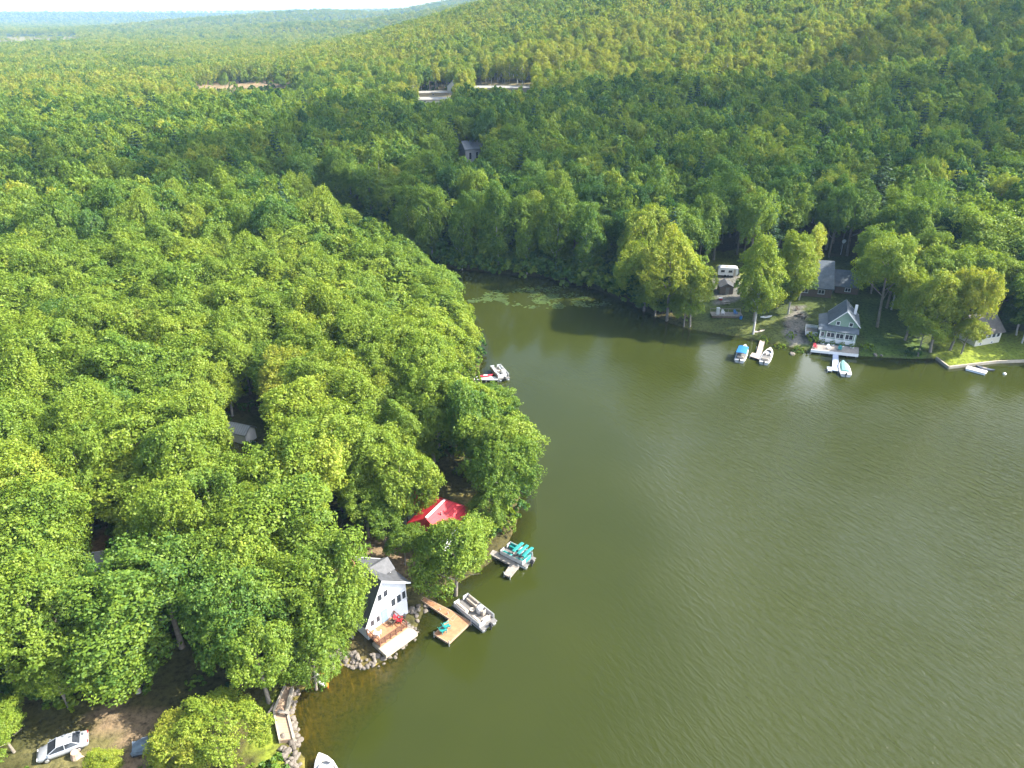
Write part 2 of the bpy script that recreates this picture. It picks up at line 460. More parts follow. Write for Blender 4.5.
# ------------------------------------------------------------------ foliage
def foliage_mat(name, stops, trans=0.34):
    m, nt, out = new_mat(name)
    tint = N(nt, 'ShaderNodeAttribute', attribute_name='tint', attribute_type='INSTANCER')
    lv = N(nt, 'ShaderNodeAttribute', attribute_name='leafv')
    oi = N(nt, 'ShaderNodeObjectInfo')
    a1 = N(nt, 'ShaderNodeMath', operation='MULTIPLY_ADD'); a1.inputs[1].default_value = 0.34; a1.inputs[2].default_value = -0.17
    L(nt, lv.outputs['Fac'], a1.inputs[0])
    a2 = N(nt, 'ShaderNodeMath', operation='MULTIPLY_ADD'); a2.inputs[1].default_value = 0.10; a2.inputs[2].default_value = -0.05
    L(nt, oi.outputs['Random'], a2.inputs[0])
    s1 = N(nt, 'ShaderNodeMath', operation='ADD'); L(nt, a1.outputs[0], s1.inputs[0]); L(nt, a2.outputs[0], s1.inputs[1])
    s2 = N(nt, 'ShaderNodeMath', operation='ADD'); L(nt, s1.outputs[0], s2.inputs[0]); L(nt, tint.outputs['Fac'], s2.inputs[1])
    r = ramp(nt, stops); L(nt, s2.outputs[0], r.inputs['Fac'])
    d = N(nt, 'ShaderNodeBsdfDiffuse'); L(nt, r.outputs['Color'], d.inputs['Color'])
    tcol = N(nt, 'ShaderNodeMix', data_type='RGBA', blend_type='MULTIPLY'); tcol.inputs[0].default_value = 1.0
    tcol.inputs[7].default_value = (1.5, 1.45, 0.55, 1)
    L(nt, r.outputs['Color'], tcol.inputs[6])
    t = N(nt, 'ShaderNodeBsdfTranslucent'); L(nt, tcol.outputs[2], t.inputs['Color'])
    mx = N(nt, 'ShaderNodeMixShader'); mx.inputs[0].default_value = trans
    L(nt, d.outputs[0], mx.inputs[1]); L(nt, t.outputs[0], mx.inputs[2])
    g = N(nt, 'ShaderNodeBsdfGlossy', Roughness=0.5); g.inputs['Color'].default_value = (1, 1, 1, 1)
    mg = N(nt, 'ShaderNodeMixShader'); mg.inputs[0].default_value = 0.012
    L(nt, mx.outputs[0], mg.inputs[1]); L(nt, g.outputs[0], mg.inputs[2])
    L(nt, mg.outputs[0], out.inputs['Surface'])
    return m

LEAF = foliage_mat('leaves', [(0.0, (0.022, 0.062, 0.020)), (0.3, (0.052, 0.125, 0.024)), (0.55, (0.126, 0.200, 0.022)), (0.8, (0.200, 0.262, 0.027)), (1.0, (0.285, 0.295, 0.036))])
NEEDLE = foliage_mat('needles', [(0.0, (0.012, 0.034, 0.016)), (0.5, (0.030, 0.066, 0.028)), (1.0, (0.060, 0.100, 0.036))], 0.15)
BARK = mat('bark', (0.19, 0.165, 0.135), 0.9, 0.35, 2.5, bump=0.6)
PALE_BARK = mat('pale_bark', (0.38, 0.36, 0.33), 0.9, 0.25, 2.5, bump=0.4)

def unit(v):
    return v / np.maximum(np.linalg.norm(v, axis=-1, keepdims=True), 1e-9)

def leaves_at(p, nrm, size, rng, jitter=0.45):
    """rhombic leaf sprays centred on p, facing roughly nrm"""
    n = len(p)
    nn = unit(nrm + jitter * rng.normal(size=(n, 3)))
    t = unit(np.cross(nn, rng.normal(size=(n, 3))))
    b = np.cross(nn, t)
    s = (size * rng.uniform(0.65, 1.35, n))[:, None]
    w_ = s * rng.uniform(0.5, 0.75, n)[:, None]
    bend = nn * s * 0.18
    return np.stack([p + t * s - bend, p + b * w_, p - t * s - bend, p - b * w_], 1)

def broad_crown(name, seed, R, hc, z0, lobes, per, leaf, kind='round', material=None):
    """crown of leaf sprays gathered on many lobes; z0 = height of the crown's underside, hc its depth, R its half width"""
    rng = np.random.default_rng(seed)
    P, Nn, V = [], [], []
    zc = z0 + hc * 0.45
    for i in range(lobes):
        u = (i + 0.5) / lobes
        ph = i * 2.39996 + rng.uniform(-0.5, 0.5)
        zt = 1 - 1.45 * u ** 0.9                       # top to slightly under the middle
        rr = math.sqrt(max(0.0, 1 - zt * zt))
        if kind == 'tall':
            sx = 0.62 * (0.55 + 0.45 * rr); cz = z0 + hc * (0.96 - 0.95 * u); pr = 0.50 * R * (0.35 + 0.9 * math.sin(math.pi * min(1, 0.12 + 0.85 * u)))
            pr *= rng.uniform(0.55, 1.35); c = np.array([math.cos(ph) * pr, math.sin(ph) * pr, cz]); lr = R * rng.uniform(0.22, 0.48)
        else:
            f = rng.uniform(0.58, 0.90)
            c = np.array([math.cos(ph) * rr * R * f, math.sin(ph) * rr * R * f, zc + zt * hc * 0.44 * rng.uniform(0.8, 1.12)])
            lr = R * rng.uniform(0.18, 0.36)
        axis = np.array([0, 0, z0 + hc * 0.35])
        od = unit((c - axis)[None])[0]
        n = int(per * (lr / (R * 0.33)) ** 1.6)
        # sub-clusters make the lobe knobbly
        ns = max(5, n // 14)
        sd_ = unit(rng.normal(size=(ns, 3)) + 0.75 * od + np.array([0, 0, 0.35]))
        sc = c + sd_ * lr * rng.uniform(0.55, 1.08, ns)[:, None] * np.array([1, 1, 0.85])
        k = rng.integers(0, ns, n)
        d = unit(rng.normal(size=(n, 3)) + 0.8 * sd_[k])
        p = sc[k] + d * (lr * 0.33 * rng.uniform(0.5, 1.15, n))[:, None]
        P.append(p); Nn.append(d + 0.35 * od + np.array([0, 0, 0.35]))
        V.append(np.clip(rng.normal(0.5, 0.2, n) + rng.normal(0, 0.14) + rng.normal(0, 0.12, ns)[k], 0, 1))
    P, Nn, V = np.concatenate(P), np.concatenate(Nn), np.concatenate(V)
    f1, f2, f3, f4 = rng.uniform(0, 6.28, 4)      # crowns grow lopsided
    A_ = 0.16 * R
    P = P + A_ * np.stack([np.sin(P[:, 1] * 2.9 / R + f1) + np.sin(P[:, 2] * 2.3 / R + f4), np.sin(P[:, 0] * 2.7 / R + f2) + np.sin(P[:, 2] * 2.1 / R + f3), 1.1 * np.sin(P[:, 0] * 3.0 / R + P[:, 1] * 2.5 / R + f3)], 1)
    me = np_mesh(name, leaves_at(P, unit(Nn), leaf, rng).reshape(-1, 3), 4, {'leafv': V})
    me.materials.append(material or LEAF)
    return me

def pine_crown(name, seed, R, hc, z0, tiers, per, leaf, ragged=0.35):
    rng = np.random.default_rng(seed)
    P, Nn, V = [], [], []
    for i in range(tiers):
        u = i / (tiers - 1)
        z = z0 + hc * u
        r = R * (1.02 - u) ** 0.75 * rng.uniform(1 - ragged, 1.05) + 0.25
        nb = 6 if u < 0.8 else 4
        a0 = rng.uniform(0, 6.3)
        for j in range(nb):
            a = a0 + j * 6.283 / nb + rng.uniform(-0.3, 0.3)
            rl = r * rng.uniform(0.65, 1.1)
            n = max(6, int(per * rl / R))
            s = np.sqrt(rng.uniform(0.05, 1, n)) * rl
            wdt = (0.12 + 0.26 * s / rl) * rl
            p = np.stack([np.cos(a) * s + rng.normal(size=n) * wdt * 0.55 * -np.sin(a), np.sin(a) * s + rng.normal(size=n) * wdt * 0.55 * np.cos(a),
                          z - 0.10 * s + 0.05 * s * s / rl + rng.normal(size=n) * 0.14], 1)
            P.append(p); Nn.append(np.tile([0.25 * math.cos(a), 0.25 * math.sin(a), 1.0], (n, 1))); V.append(np.clip(rng.normal(0.5, 0.22, n), 0, 1))
    P, Nn, V = np.concatenate(P), np.concatenate(Nn), np.concatenate(V)
    me = np_mesh(name, leaves_at(P, unit(Nn), leaf, rng, 0.35).reshape(-1, 3), 4, {'leafv': V})
    me.materials.append(NEEDLE)
    return me

def trunk_builder(seed, h, r, crown_z0, R, limbs=7, lean=0.4):
    rng = random.Random(seed)
    b = MB()
    lx, ly = rng.uniform(-lean, lean), rng.uniform(-lean, lean)
    pts = [(0, 0, -0.6), (0, 0, 0.2), (lx * 0.3, ly * 0.3, h * 0.35), (lx, ly, h * 0.65), (lx * 1.2, ly * 1.2, h * 0.9)]
    b.tube(pts, [r * 1.5, r * 1.15, r * 0.85, r * 0.55, r * 0.12], 8)
    for i in range(limbs):
        a = i * 2.4 + rng.uniform(-0.4, 0.4)
        z = crown_z0 * 0.9 + (h * 0.75 - crown_z0 * 0.9) * i / limbs
        ln = R * rng.uniform(0.55, 0.8) * (1 - 0.4 * i / limbs)
        p0 = Vector((lx * z / h, ly * z / h, z))
        p1 = p0 + Vector((math.cos(a) * ln * 0.5, math.sin(a) * ln * 0.5, ln * 0.35))
        p2 = p0 + Vector((math.cos(a) * ln, math.sin(a) * ln, ln * 0.75))
        b.tube([p0, p1, p2], [r * 0.45, r * 0.3, r * 0.08], 5)
    return b

# tree models: (half width, height, underside) of the model at scale 1
KINDS = {}
def add_kind(key, crown_hi, crown_lo, crown_far, R, h, z0, bark, seed, r=0.24):
    tb = trunk_builder(seed, h * 0.93, r, z0, R)
    tm = bpy.data.meshes.new('trunk'); tm.from_pydata(tb.v, [], tb.f); tm.polygons.foreach_set('use_smooth', [True] * len(tm.polygons)); tm.materials.append(bark)
    KINDS[key] = dict(hi=crown_hi, lo=crown_lo, far=crown_far, R=R, h=h, z0=z0, trunk=tm)

for i in range(5):
    R, hc, z0 = 5.0, 9.6 + 0.5 * (i % 3), 4.6
    args = (100 + i, R, hc, z0)
    add_kind(f'round{i}', broad_crown('crown', *args, 64, 520, 0.145), broad_crown('crown', *args, 46, 150, 0.26), broad_crown('crown', *args, 24, 44, 0.58), R, z0 + hc, z0, BARK, 300 + i)
for i in range(3):
    R, hc, z0 = 3.9, 12.5, 4.5
    args = (140 + i, R, hc, z0)
    add_kind(f'tall{i}', broad_crown('crown', *args, 46, 460, 0.15, 'tall'), broad_crown('crown', *args, 30, 130, 0.28, 'tall'), broad_crown('crown', *args, 18, 40, 0.56, 'tall'), R, z0 + hc, z0, PALE_BARK, 330 + i, 0.2)
for i in range(2):
    R, hc, z0 = 4.3, 15.0, 6.0
    add_kind(f'pine{i}', pine_crown('crown', 160 + i, R, hc, z0, 17, 95, 0.30), pine_crown('crown', 160 + i, R, hc, z0, 15, 60, 0.36), pine_crown('crown', 160 + i, R, hc, z0, 8, 16, 0.95), R, z0 + hc + 0.3, z0, BARK, 350 + i, 0.26)

# ------------------------------------------------------------------ where trees stand
# (base pixel on the ground, height, crown width, kind, tint)
TREES = []   # x, y, z, yaw, s_xy, s_z, kind, tint, label or None
def put(x, y, h, d, kind, tint, label=None, yaw=None, z=None):
    K = KINDS[kind]
    TREES.append((x, y, gz(x, y) if z is None else z, random.uniform(0, 6.28) if yaw is None else yaw, d / (2 * K['R']), h / K['h'], kind, tint, label))

def put_px(px, py, zc, h, d, kind, tint, label=None):
    """a tree whose crown centre (zc above the water) shows at the pixel"""
    p = at(px, py, zc); put(p.x, p.y, h, d, kind, tint, label)

# trees that can be told apart, left bank
put_px(325, 588, 9.5, 15.0, 10.6, 'round0', 0.58, 'big rounded green tree beside the white lakeside house, hiding its roof')
put_px(453, 545, 8.5, 12.5, 10.4, 'round1', 0.66, 'yellow-green tree overhanging the brown dock, between red roof and pontoon boat')
put_px(391, 484, 9.5, 14.5, 10.4, 'round2', 0.68, 'bright green tree directly behind the red roofed cottage, leaning over its edge')
put_px(300, 465, 10.5, 16.0, 11.0, 'round3', 0.74, 'rounded yellow-green tree two crown widths from the red roof, uphill')
put_px(496, 474, 9.0, 14.0, 9.4, 'round4', 0.52, 'green shoreline tree leaning over the water beyond the red roof')
put_px(515, 440, 7.5, 12.0, 7.0, 'round0', 0.40, 'darker green tree farthest out on the wooded point above the red roof')
put_px(470, 425, 10.5, 16.0, 10.0, 'round1', 0.40, 'mid green tree behind the tip of the wooded point')
put_px(210, 520, 10.5, 16.0, 11.0, 'round2', 0.56, 'large green tree uphill from the half-hidden grey roof, to its right')
put_px(165, 590, 10.5, 16.5, 11.5, 'round3', 0.47, 'large dark green tree just below the half-hidden grey roof')
put_px(225, 625, 10.0, 15.5, 10.5, 'round4', 0.50, 'large green tree between the parking patch and the white lakeside house')
put_px(120, 640, 9.5, 15.0, 10.0, 'tall0', 0.56, 'spreading green tree standing over the silver car and parking patch')
put_px(38, 545, 11.0, 17.0, 11.5, 'round0', 0.60, 'tall green tree at the photo edge beside the grey roof')
put_px(30, 640, 10.5, 16.0, 11.0, 'round1', 0.56, 'big green tree above the silver car at the photo edge')
put_px(178, 755, 3.4, 6.0, 5.2, 'tall1', 0.86, 'low yellow-green tree at the bottom edge beside the tarp')
put_px(12, 748, 2.6, 5.5, 5.4, 'round1', 0.66, 'low bright green tree at the bottom corner beside the silver car')
put_px(62, 690, 4.5, 8.0, 7.0, 'round3', 0.56, 'green tree just uphill of the silver car')
put_px(222, 735, 5.0, 8.0, 7.2, 'round2', 0.74, 'yellow-green tree beside the shoreline walkway lawn')
put_px(258, 655, 8.0, 12.5, 8.6, 'round3', 0.60, 'green tree overhanging the start of the shoreline walkway')
put_px(310, 655, 5.5, 9.0, 6.6, 'round4', 0.62, 'green tree leaning over the orange kayak at the cove')
put_px(106, 768, 2.6, 3.0, 2.8, 'tall2', 0.82, 'small yellow-green sapling just below the parking patch')
put_px(384, 527, 4.5, 8.0, 6.0, 'round1', 0.50, 'small green tree squeezed between red roof and bare dirt yard')
put_px(366, 514, 5.5, 9.5, 7.5, 'round4', 0.60, 'green tree uphill from the bare dirt yard of the white house')
put_px(350, 618, 4.0, 7.5, 6.2, 'round2', 0.62, 'low green tree against the side wall of the white lakeside house')
put_px(407, 501, 5.8, 9.5, 7.0, 'round1', 0.60, 'green tree covering the far end of the red roof')
put_px(404, 552, 3.2, 6.5, 5.0, 'round3', 0.58, 'small green tree between the red cottage and the white house yard')
put_px(490, 512, 4.5, 8.0, 5.5, 'round2', 0.55, 'small bright tree at the waterline under the red roof')
# far bank
def put_base(px, py, h, d, kind, tint, label=None):
    p = atg(px, py); put(p.x, p.y, h, d, kind, tint, label)
for i_, (qx_, qy_, h_, d_, lb_) in enumerate(((412, 256, 21, 9, 'tall narrow tree with pale trunk at the dark inner end of the channel'), (433, 263, 23, 9, 'second pale-trunked tall tree from the inner end of the channel'),
        (462, 268, 21, 8.5, 'tall pale-trunked tree on the far bank above the near edge of the lily pads'), (499, 271, 25, 9, 'tallest pale-trunked tree on the bank straight above the lily pads'), (527, 273, 22, 8, 'pale-trunked tree just right of the tallest one above the lily pads'),
        (555, 276, 23, 9, 'tall pale-trunked tree halfway between lily pads and the yellow clump'), (588, 284, 21, 8.5, 'pale-trunked tree nearest the yellow clump at the channel mouth'))):
    put_base(qx_, qy_, h_, d_, f'tall{i_ % 3}', 0.50, lb_)
put_base(226, 92, 14, 9, 'round1', 0.6, 'lone leafy tree standing before the sandy clearing')
put_base(281, 92, 12, 9, 'round3', 0.6, 'leafy tree at the end of the sandy clearing')
put_base(644, 312, 19, 13, 'round0', 0.80, 'big yellow-green tree at the channel mouth, nearest the lily pads')
put_base(667, 320, 22, 13.5, 'round1', 0.86, 'tallest yellow-green tree of the clump beside the white camper')
put_base(690, 326, 16, 10.0, 'round3', 0.80, 'yellow-green tree right beside the white camper, at the water')
put_base(655, 316, 9, 9, 'round2', 0.74, 'low bushy tree under the yellow clump, hanging over the water')
put_base(684, 326, 8, 8, 'round4', 0.70, 'low bushy tree between the yellow clump and the long low deck')
put_base(753, 334, 21.5, 9.0, 'tall0', 0.80, 'tall slim pale tree on bare trunk above the shared small dock')
put_base(788, 314, 20, 8.5, 'tall1', 0.78, 'pale slim tree between the small dock and the slate roofed house')
put_base(799, 300, 18, 7.0, 'tall2', 0.86, 'yellow-tipped slim tree covering one end of the slate roof')
put_base(877, 327, 22.5, 12.0, 'round4', 0.70, 'tall pale tree on long bare trunk beside the green gabled cottage')
put_base(905, 340, 16, 10.5, 'round2', 0.74, 'mid green tree between the green cottage and the yellow tree')
put_base(930, 352, 17.5, 11.5, 'round1', 0.82, 'bright yellow-green tree over the seawall corner')
put_base(950, 350, 20, 10.5, 'round3', 0.90, 'bright yellow tree partly hiding the cream cottage')
put_base(961, 354, 8.5, 7, 'round1', 0.88, 'low yellow-green tree against the side wall of the cream cottage')
put_base(918, 355, 9, 7.5, 'round0', 0.80, 'low yellow-green tree at the waterline by the seawall corner')
put_base(968, 292, 22, 19, 'round0', 0.66, 'wide dome shaped bright green tree behind the cream cottage')
put_base(902, 268, 19, 14, 'round2', 0.62, 'rounded green tree behind the tall pale tree and green cottage')
put_base(1010, 300, 18, 12, 'round4', 0.36, 'dark green tree at the photo edge behind the cream cottage')
put_base(1016, 335, 12, 8, 'tall2', 0.40, 'slim dark tree at the photo edge beside the mown lawn')
put_base(860, 250, 29, 12.5, 'pine0', 0.75, 'tall layered pine on bare pale trunk behind the slate roof')
put_base(775, 235, 23, 14, 'round3', 0.34, 'broad dark green tree above the mown strip behind the camper')
put_base(716, 232, 23, 13, 'round1', 0.36, 'broad dark green tree directly behind the white camper')
put_base(815, 232, 22, 13, 'round2', 0.33, 'dark green tree at the upper end of the slate roof')

# openings that must stay open: pixel window, and the tree is only refused when it stands nearer than this depth
WINDOWS = [((362, 560, 424, 668), 100), ((420, 490, 474, 537), 112), ((270, 686, 304, 768), 78), ((34, 724, 96, 768), 84), ((98, 700, 162, 745), 84), ((140, 738, 172, 768), 70),
           ((84, 535, 112, 582), 104), ((707, 256, 740, 322), 205), ((812, 236, 860, 300), 205), ((792, 292, 862, 362), 175),
           ((972, 302, 1004, 352), 170), ((938, 338, 1024, 370), 160), ((196, 84, 290, 90), 640), ((419, 97, 449, 101), 640), ((424, 90, 446, 95), 660), ((476, 86, 498, 90), 700), ((512, 86, 529, 90), 700),
           ((464, 151, 479, 161), 336), ((345, 535, 420, 575), 106), ((245, 690, 280, 768), 75), ((735, 252, 775, 262), 205), ((862, 300, 890, 350), 160), ((243, 421, 246, 428), 132), ((482, 364, 514, 384), 142)]
BUILDINGS = []   # (x, y, radius) kept free of trunks
for px, py, z, r in ((378, 610, 1.5, 6.5), (445, 520, 2, 7), (95, 572, 3, 5), (722, 275, 2, 6), (835, 275, 2, 9), (838, 335, 1.5, 7), (985, 338, 1.5, 6), (433, 98, 12, 17), (487, 90, 14, 13), (510, 90, 14, 13), (243, 86, 9, 26),
                     (470, 157, 6, 9), (120, 735, 3, 6), (63, 745, 3, 4), (268, 85, 9, 22), (212, 86, 9, 20), (800, 320, 1.5, 4), (243, 428, 4, 3), (378, 553, 2.5, 4.0)):
    p = atg(px, py); BUILDINGS.append((p.x, p.y, r))

def scatter(step_fn, y0, y1, az, seed):
    """jittered rows of points inside a wedge in front of the camera"""
    rng = np.random.default_rng(seed)
    xs, ys = [], []
    y = y0
    while y < y1:
        s = step_fn(y)
        hw = math.tan(az) * (y + 60) + 20
        n = int(2 * hw / s)
        xs.append(-hw + (np.arange(n) + rng.uniform(0, 1) + rng.uniform(-0.42, 0.42, n)) * s)
        ys.append(y + rng.uniform(-0.42, 0.42, n) * s)
        y += s * 0.88
    return np.concatenate(xs), np.concatenate(ys)

fx, fy = scatter(lambda y: 6.3 if y < 190 else 7.2 if y < 420 else 7.4 if y < 900 else 9.5 if y < 1500 else 17 + (y - 1500) * 0.006, 10, 5400, rad(40), 5)
fd = lake_sdf(fx, fy); fz = ground_z(fx, fy, fd)
ok = fd > np.where((fy > 135) & (fx < 8), 5.0, 2.0)
ok &= ~((fy < 200) & (fx > 20) & (fd < 7) & (fx < 110))          # the far gardens are open to the water
for bx, by, br in BUILDINGS:
    ok &= (fx - bx) ** 2 + (fy - by) ** 2 > br * br
for t in TREES:
    ok &= (fx - t[0]) ** 2 + (fy - t[1]) ** 2 > (0.36 * t[4] * 2 * KINDS[t[6]]['R']) ** 2
rr = np.random.default_rng(77)
n = len(fx)
big = np.where(fy < 185, rr.uniform(8.6, 13.8, n), np.where(fy < 420, rr.uniform(9.5, 14.0, n), rr.uniform(7.6, 11.5, n)))
big = np.where(fy > 1100, big * (1 + 0.5 * sstep(1100, 1800, fy)), big)
hgt = np.where(fy < 185, rr.uniform(11.5, 18.0, n), np.where(fy < 420, rr.uniform(17, 23, n), rr.uniform(12, 19, n)))
hgt = np.where((fd < 6) & (fy < 185), hgt * 0.85, hgt)
hgt = np.where((fd < 16) & (fy > 130) & (fy < 225) & (fx < 0), hgt * 0.78, hgt)
# yellow-green aspen stands, dark woods; far leaf tint also lifted to look sunlit
stand = wavy(fx, fy, 75, 2.2)
u = rr.uniform(0, 1, n)
tint = np.where(fy < 185, 0.64 + 0.075 * rr.normal(size=n), np.where(fy < 420, 0.55 + 0.15 * rr.normal(size=n), 0.80 + 0.20 * stand + 0.17 * rr.normal(size=n)))
tint = np.clip(tint, 0.08, 1.0)
kind_i = np.where(u < 0.74, rr.integers(0, 5, n), np.where(u < 0.92, 5 + rr.integers(0, 3, n), 8 + rr.integers(0, 2, n)))
kind_i = np.where((fy < 185) & (kind_i > 7), kind_i - 6, kind_i)
kind_i = np.where((fy > 420) & (kind_i > 7), kind_i - 3, kind_i)
aspen = (fy > 430) & (stand > 0.0) & (rr.uniform(0, 1, n) < 0.65)
kind_i = np.where(aspen, 5 + rr.integers(0, 3, n), kind_i)
big = np.where((kind_i > 4), big * 0.72, big)
hgt = np.where(kind_i > 7, hgt * 1.1, hgt)
# keep the openings
px_, py_, dep = proj(fx, fy, fz + hgt * 0.62)
rx = big * 0.5 * F_PX / np.maximum(dep, 1); ry = hgt * 0.34 * F_PX / np.maximum(dep, 1)
for (x0, y0, x1, y1), dmax in WINDOWS:
    hit = (px_ + rx > x0) & (px_ - rx < x1) & (py_ + ry > y0) & (py_ - ry < y1) & (dep < dmax)
    ok &= ~hit
fp = in_poly(fx, fy, [at(-60, 39, 5), at(78, 38, 5), at(84, 51, 5), at(-60, 55, 5)])
ok &= ~(fp & (rr.uniform(0, 1, n) < 0.86))
hgt = np.where(fp, hgt * 0.6, hgt)
ok &= ~((fy < 42) & (fx > -53))
ok &= (dep > 5) & (np.abs(px_ - 512) < 640 + 8000 / np.maximum(dep, 1)) & (py_ < 1000)
idx = np.where(ok)[0]
KN = [f'round{i}' for i in range(5)] + [f'tall{i}' for i in range(3)] + [f'pine{i}' for i in range(2)]
for i in idx:
    K = KINDS[KN[kind_i[i]]]
    TREES.append((float(fx[i]), float(fy[i]), float(fz[i]), float(rr.uniform(0, 6.28)), float(big[i] / (2 * K['R'])), float(hgt[i] / K['h']), KN[kind_i[i]], float(tint[i]), None))

# ------------------------------------------------------------------ which 300 show largest: painter's order on a small depth map
def shown_area(trees, sc=0.5):
    W, Hh = int(1024 * sc), int(768 * sc)
    zb = np.full((Hh, W), 1e9, np.float32); ib = np.full((Hh, W), -1, np.int32)
    yy, xx = np.mgrid[0:Hh, 0:W]
    for i, t in enumerate(trees):
        K = KINDS[t[6]]
        hc, zc, R = (K['h'] - K['z0']) * t[5], t[2] + (K['h'] + K['z0']) / 2 * t[5], K['R'] * t[4]
        px, py, dp = proj(t[0], t[1], zc)
        if dp < 20 or dp > 420: continue
        a_, b_ = R * F_PX / dp * sc * 0.92, (R * 0.45 + hc * 0.40) * F_PX / dp * sc
        px *= sc; py *= sc
        x0, x1, y0, y1 = max(0, int(px - a_)), min(W, int(px + a_) + 2), max(0, int(py - b_)), min(Hh, int(py + b_) + 2)
        if x0 >= x1 or y0 >= y1: continue
        e = ((xx[y0:y1, x0:x1] - px) / a_) ** 2 + ((yy[y0:y1, x0:x1] - py) / b_) ** 2
        z = dp - R * np.sqrt(np.clip(1 - e, 0, 1))
        hit = (e < 1) & (z < zb[y0:y1, x0:x1])
        zb[y0:y1, x0:x1][hit] = z[hit]; ib[y0:y1, x0:x1][hit] = i
    return np.bincount(ib[ib >= 0], minlength=len(trees)), ib
area, ib = shown_area(TREES)
named = [i for i, t in enumerate(TREES) if t[8]]
order = sorted((i for i in range(len(TREES)) if not TREES[i][8]), key=lambda i: -area[i])
chosen = named + [i for i in order[:296 - len(named)] if area[i] > 0]

LANDMARKS = [('the red roof', 443, 512), ('the white lakeside house', 385, 600), ('the silver car', 63, 745), ('the half-hidden grey roof', 96, 560), ('the green gabled cottage', 838, 325),
             ('the cream cottage', 985, 325), ('the teal pontoon boat', 516, 558), ('the red kayak', 488, 374), ('the white camper', 727, 268), ('the slate roofed house', 832, 265),
             ('the lily pads', 555, 297), ('the small roof deep in the forest', 470, 156), ('the dark gap with a shed', 243, 426), ('the far long barn', 500, 88)]
WORDS = ['no', 'one', 'two', 'three', 'four', 'five', 'six', 'seven', 'eight', 'nine', 'ten', 'eleven', 'twelve', 'thirteen', 'fourteen', 'fifteen', 'sixteen', 'seventeen', 'eighteen', 'nineteen', 'twenty']
used_labels = set()
def forest_label(t):
    K = KINDS[t[6]]
    px, py, dp = proj(t[0], t[1], t[2] + (K['h'] + K['z0']) / 2 * t[5])
    cw = 2 * K['R'] * t[4] * F_PX / dp
    what = {'r': 'rounded leafy tree', 't': 'narrow leafy tree', 'p': 'layered pine tree'}[t[6][0]]
    wd = what
    c = sorted(LANDMARKS, key=lambda q: abs(q[1] - px) + abs(q[2] - py))
    for name, lx, ly in c:
        h, v = round((px - lx) / cw), round((py - ly) / cw)
        if abs(h) > 20 or abs(v) > 20 or (h == 0 and v == 0): continue
        parts_ = []
        if h: parts_.append(f"{WORDS[abs(h)]} crown{'s' if abs(h) > 1 else ''} {'left' if h < 0 else 'right'} of")
        if v: parts_.append(f"{WORDS[abs(v)]} {'above' if v < 0 else 'below'}")
        what = wd if len(wd.split()) + len(name.split()) + 7 <= 16 else wd.split()[-1] if wd[0] != 'l' else 'pine'
        s = f"{what} {' and '.join(parts_)} {name}"
        if s not in used_labels:
            used_labels.add(s); return s
    return f'{what} by {name}'

models = {}
def tree_thing(t):
    K = KINDS[t[6]]
    nm = 'pine_tree' if t[6].startswith('pine') else 'leafy_tree'
    o = thing(nm, t[8] or forest_label(t), 'tree', (t[0], t[1], t[2]), t[3], 'trees along the lake shore and in the woods')
    o.scale = (t[4] * random.uniform(0.9, 1.1), t[4] * random.uniform(0.9, 1.1), t[5])
    o.rotation_euler = (random.uniform(-0.09, 0.09), random.uniform(-0.09, 0.09), t[3])
    for part, me in (('trunk', K['trunk']), ('crown', K['hi'])):
        c = bpy.data.objects.new(part, me); COL.objects.link(c); c.parent = o
        c['tint'] = t[7]
    o['tint'] = t[7]
    return o
for i in chosen:
    tree_thing(TREES[i])

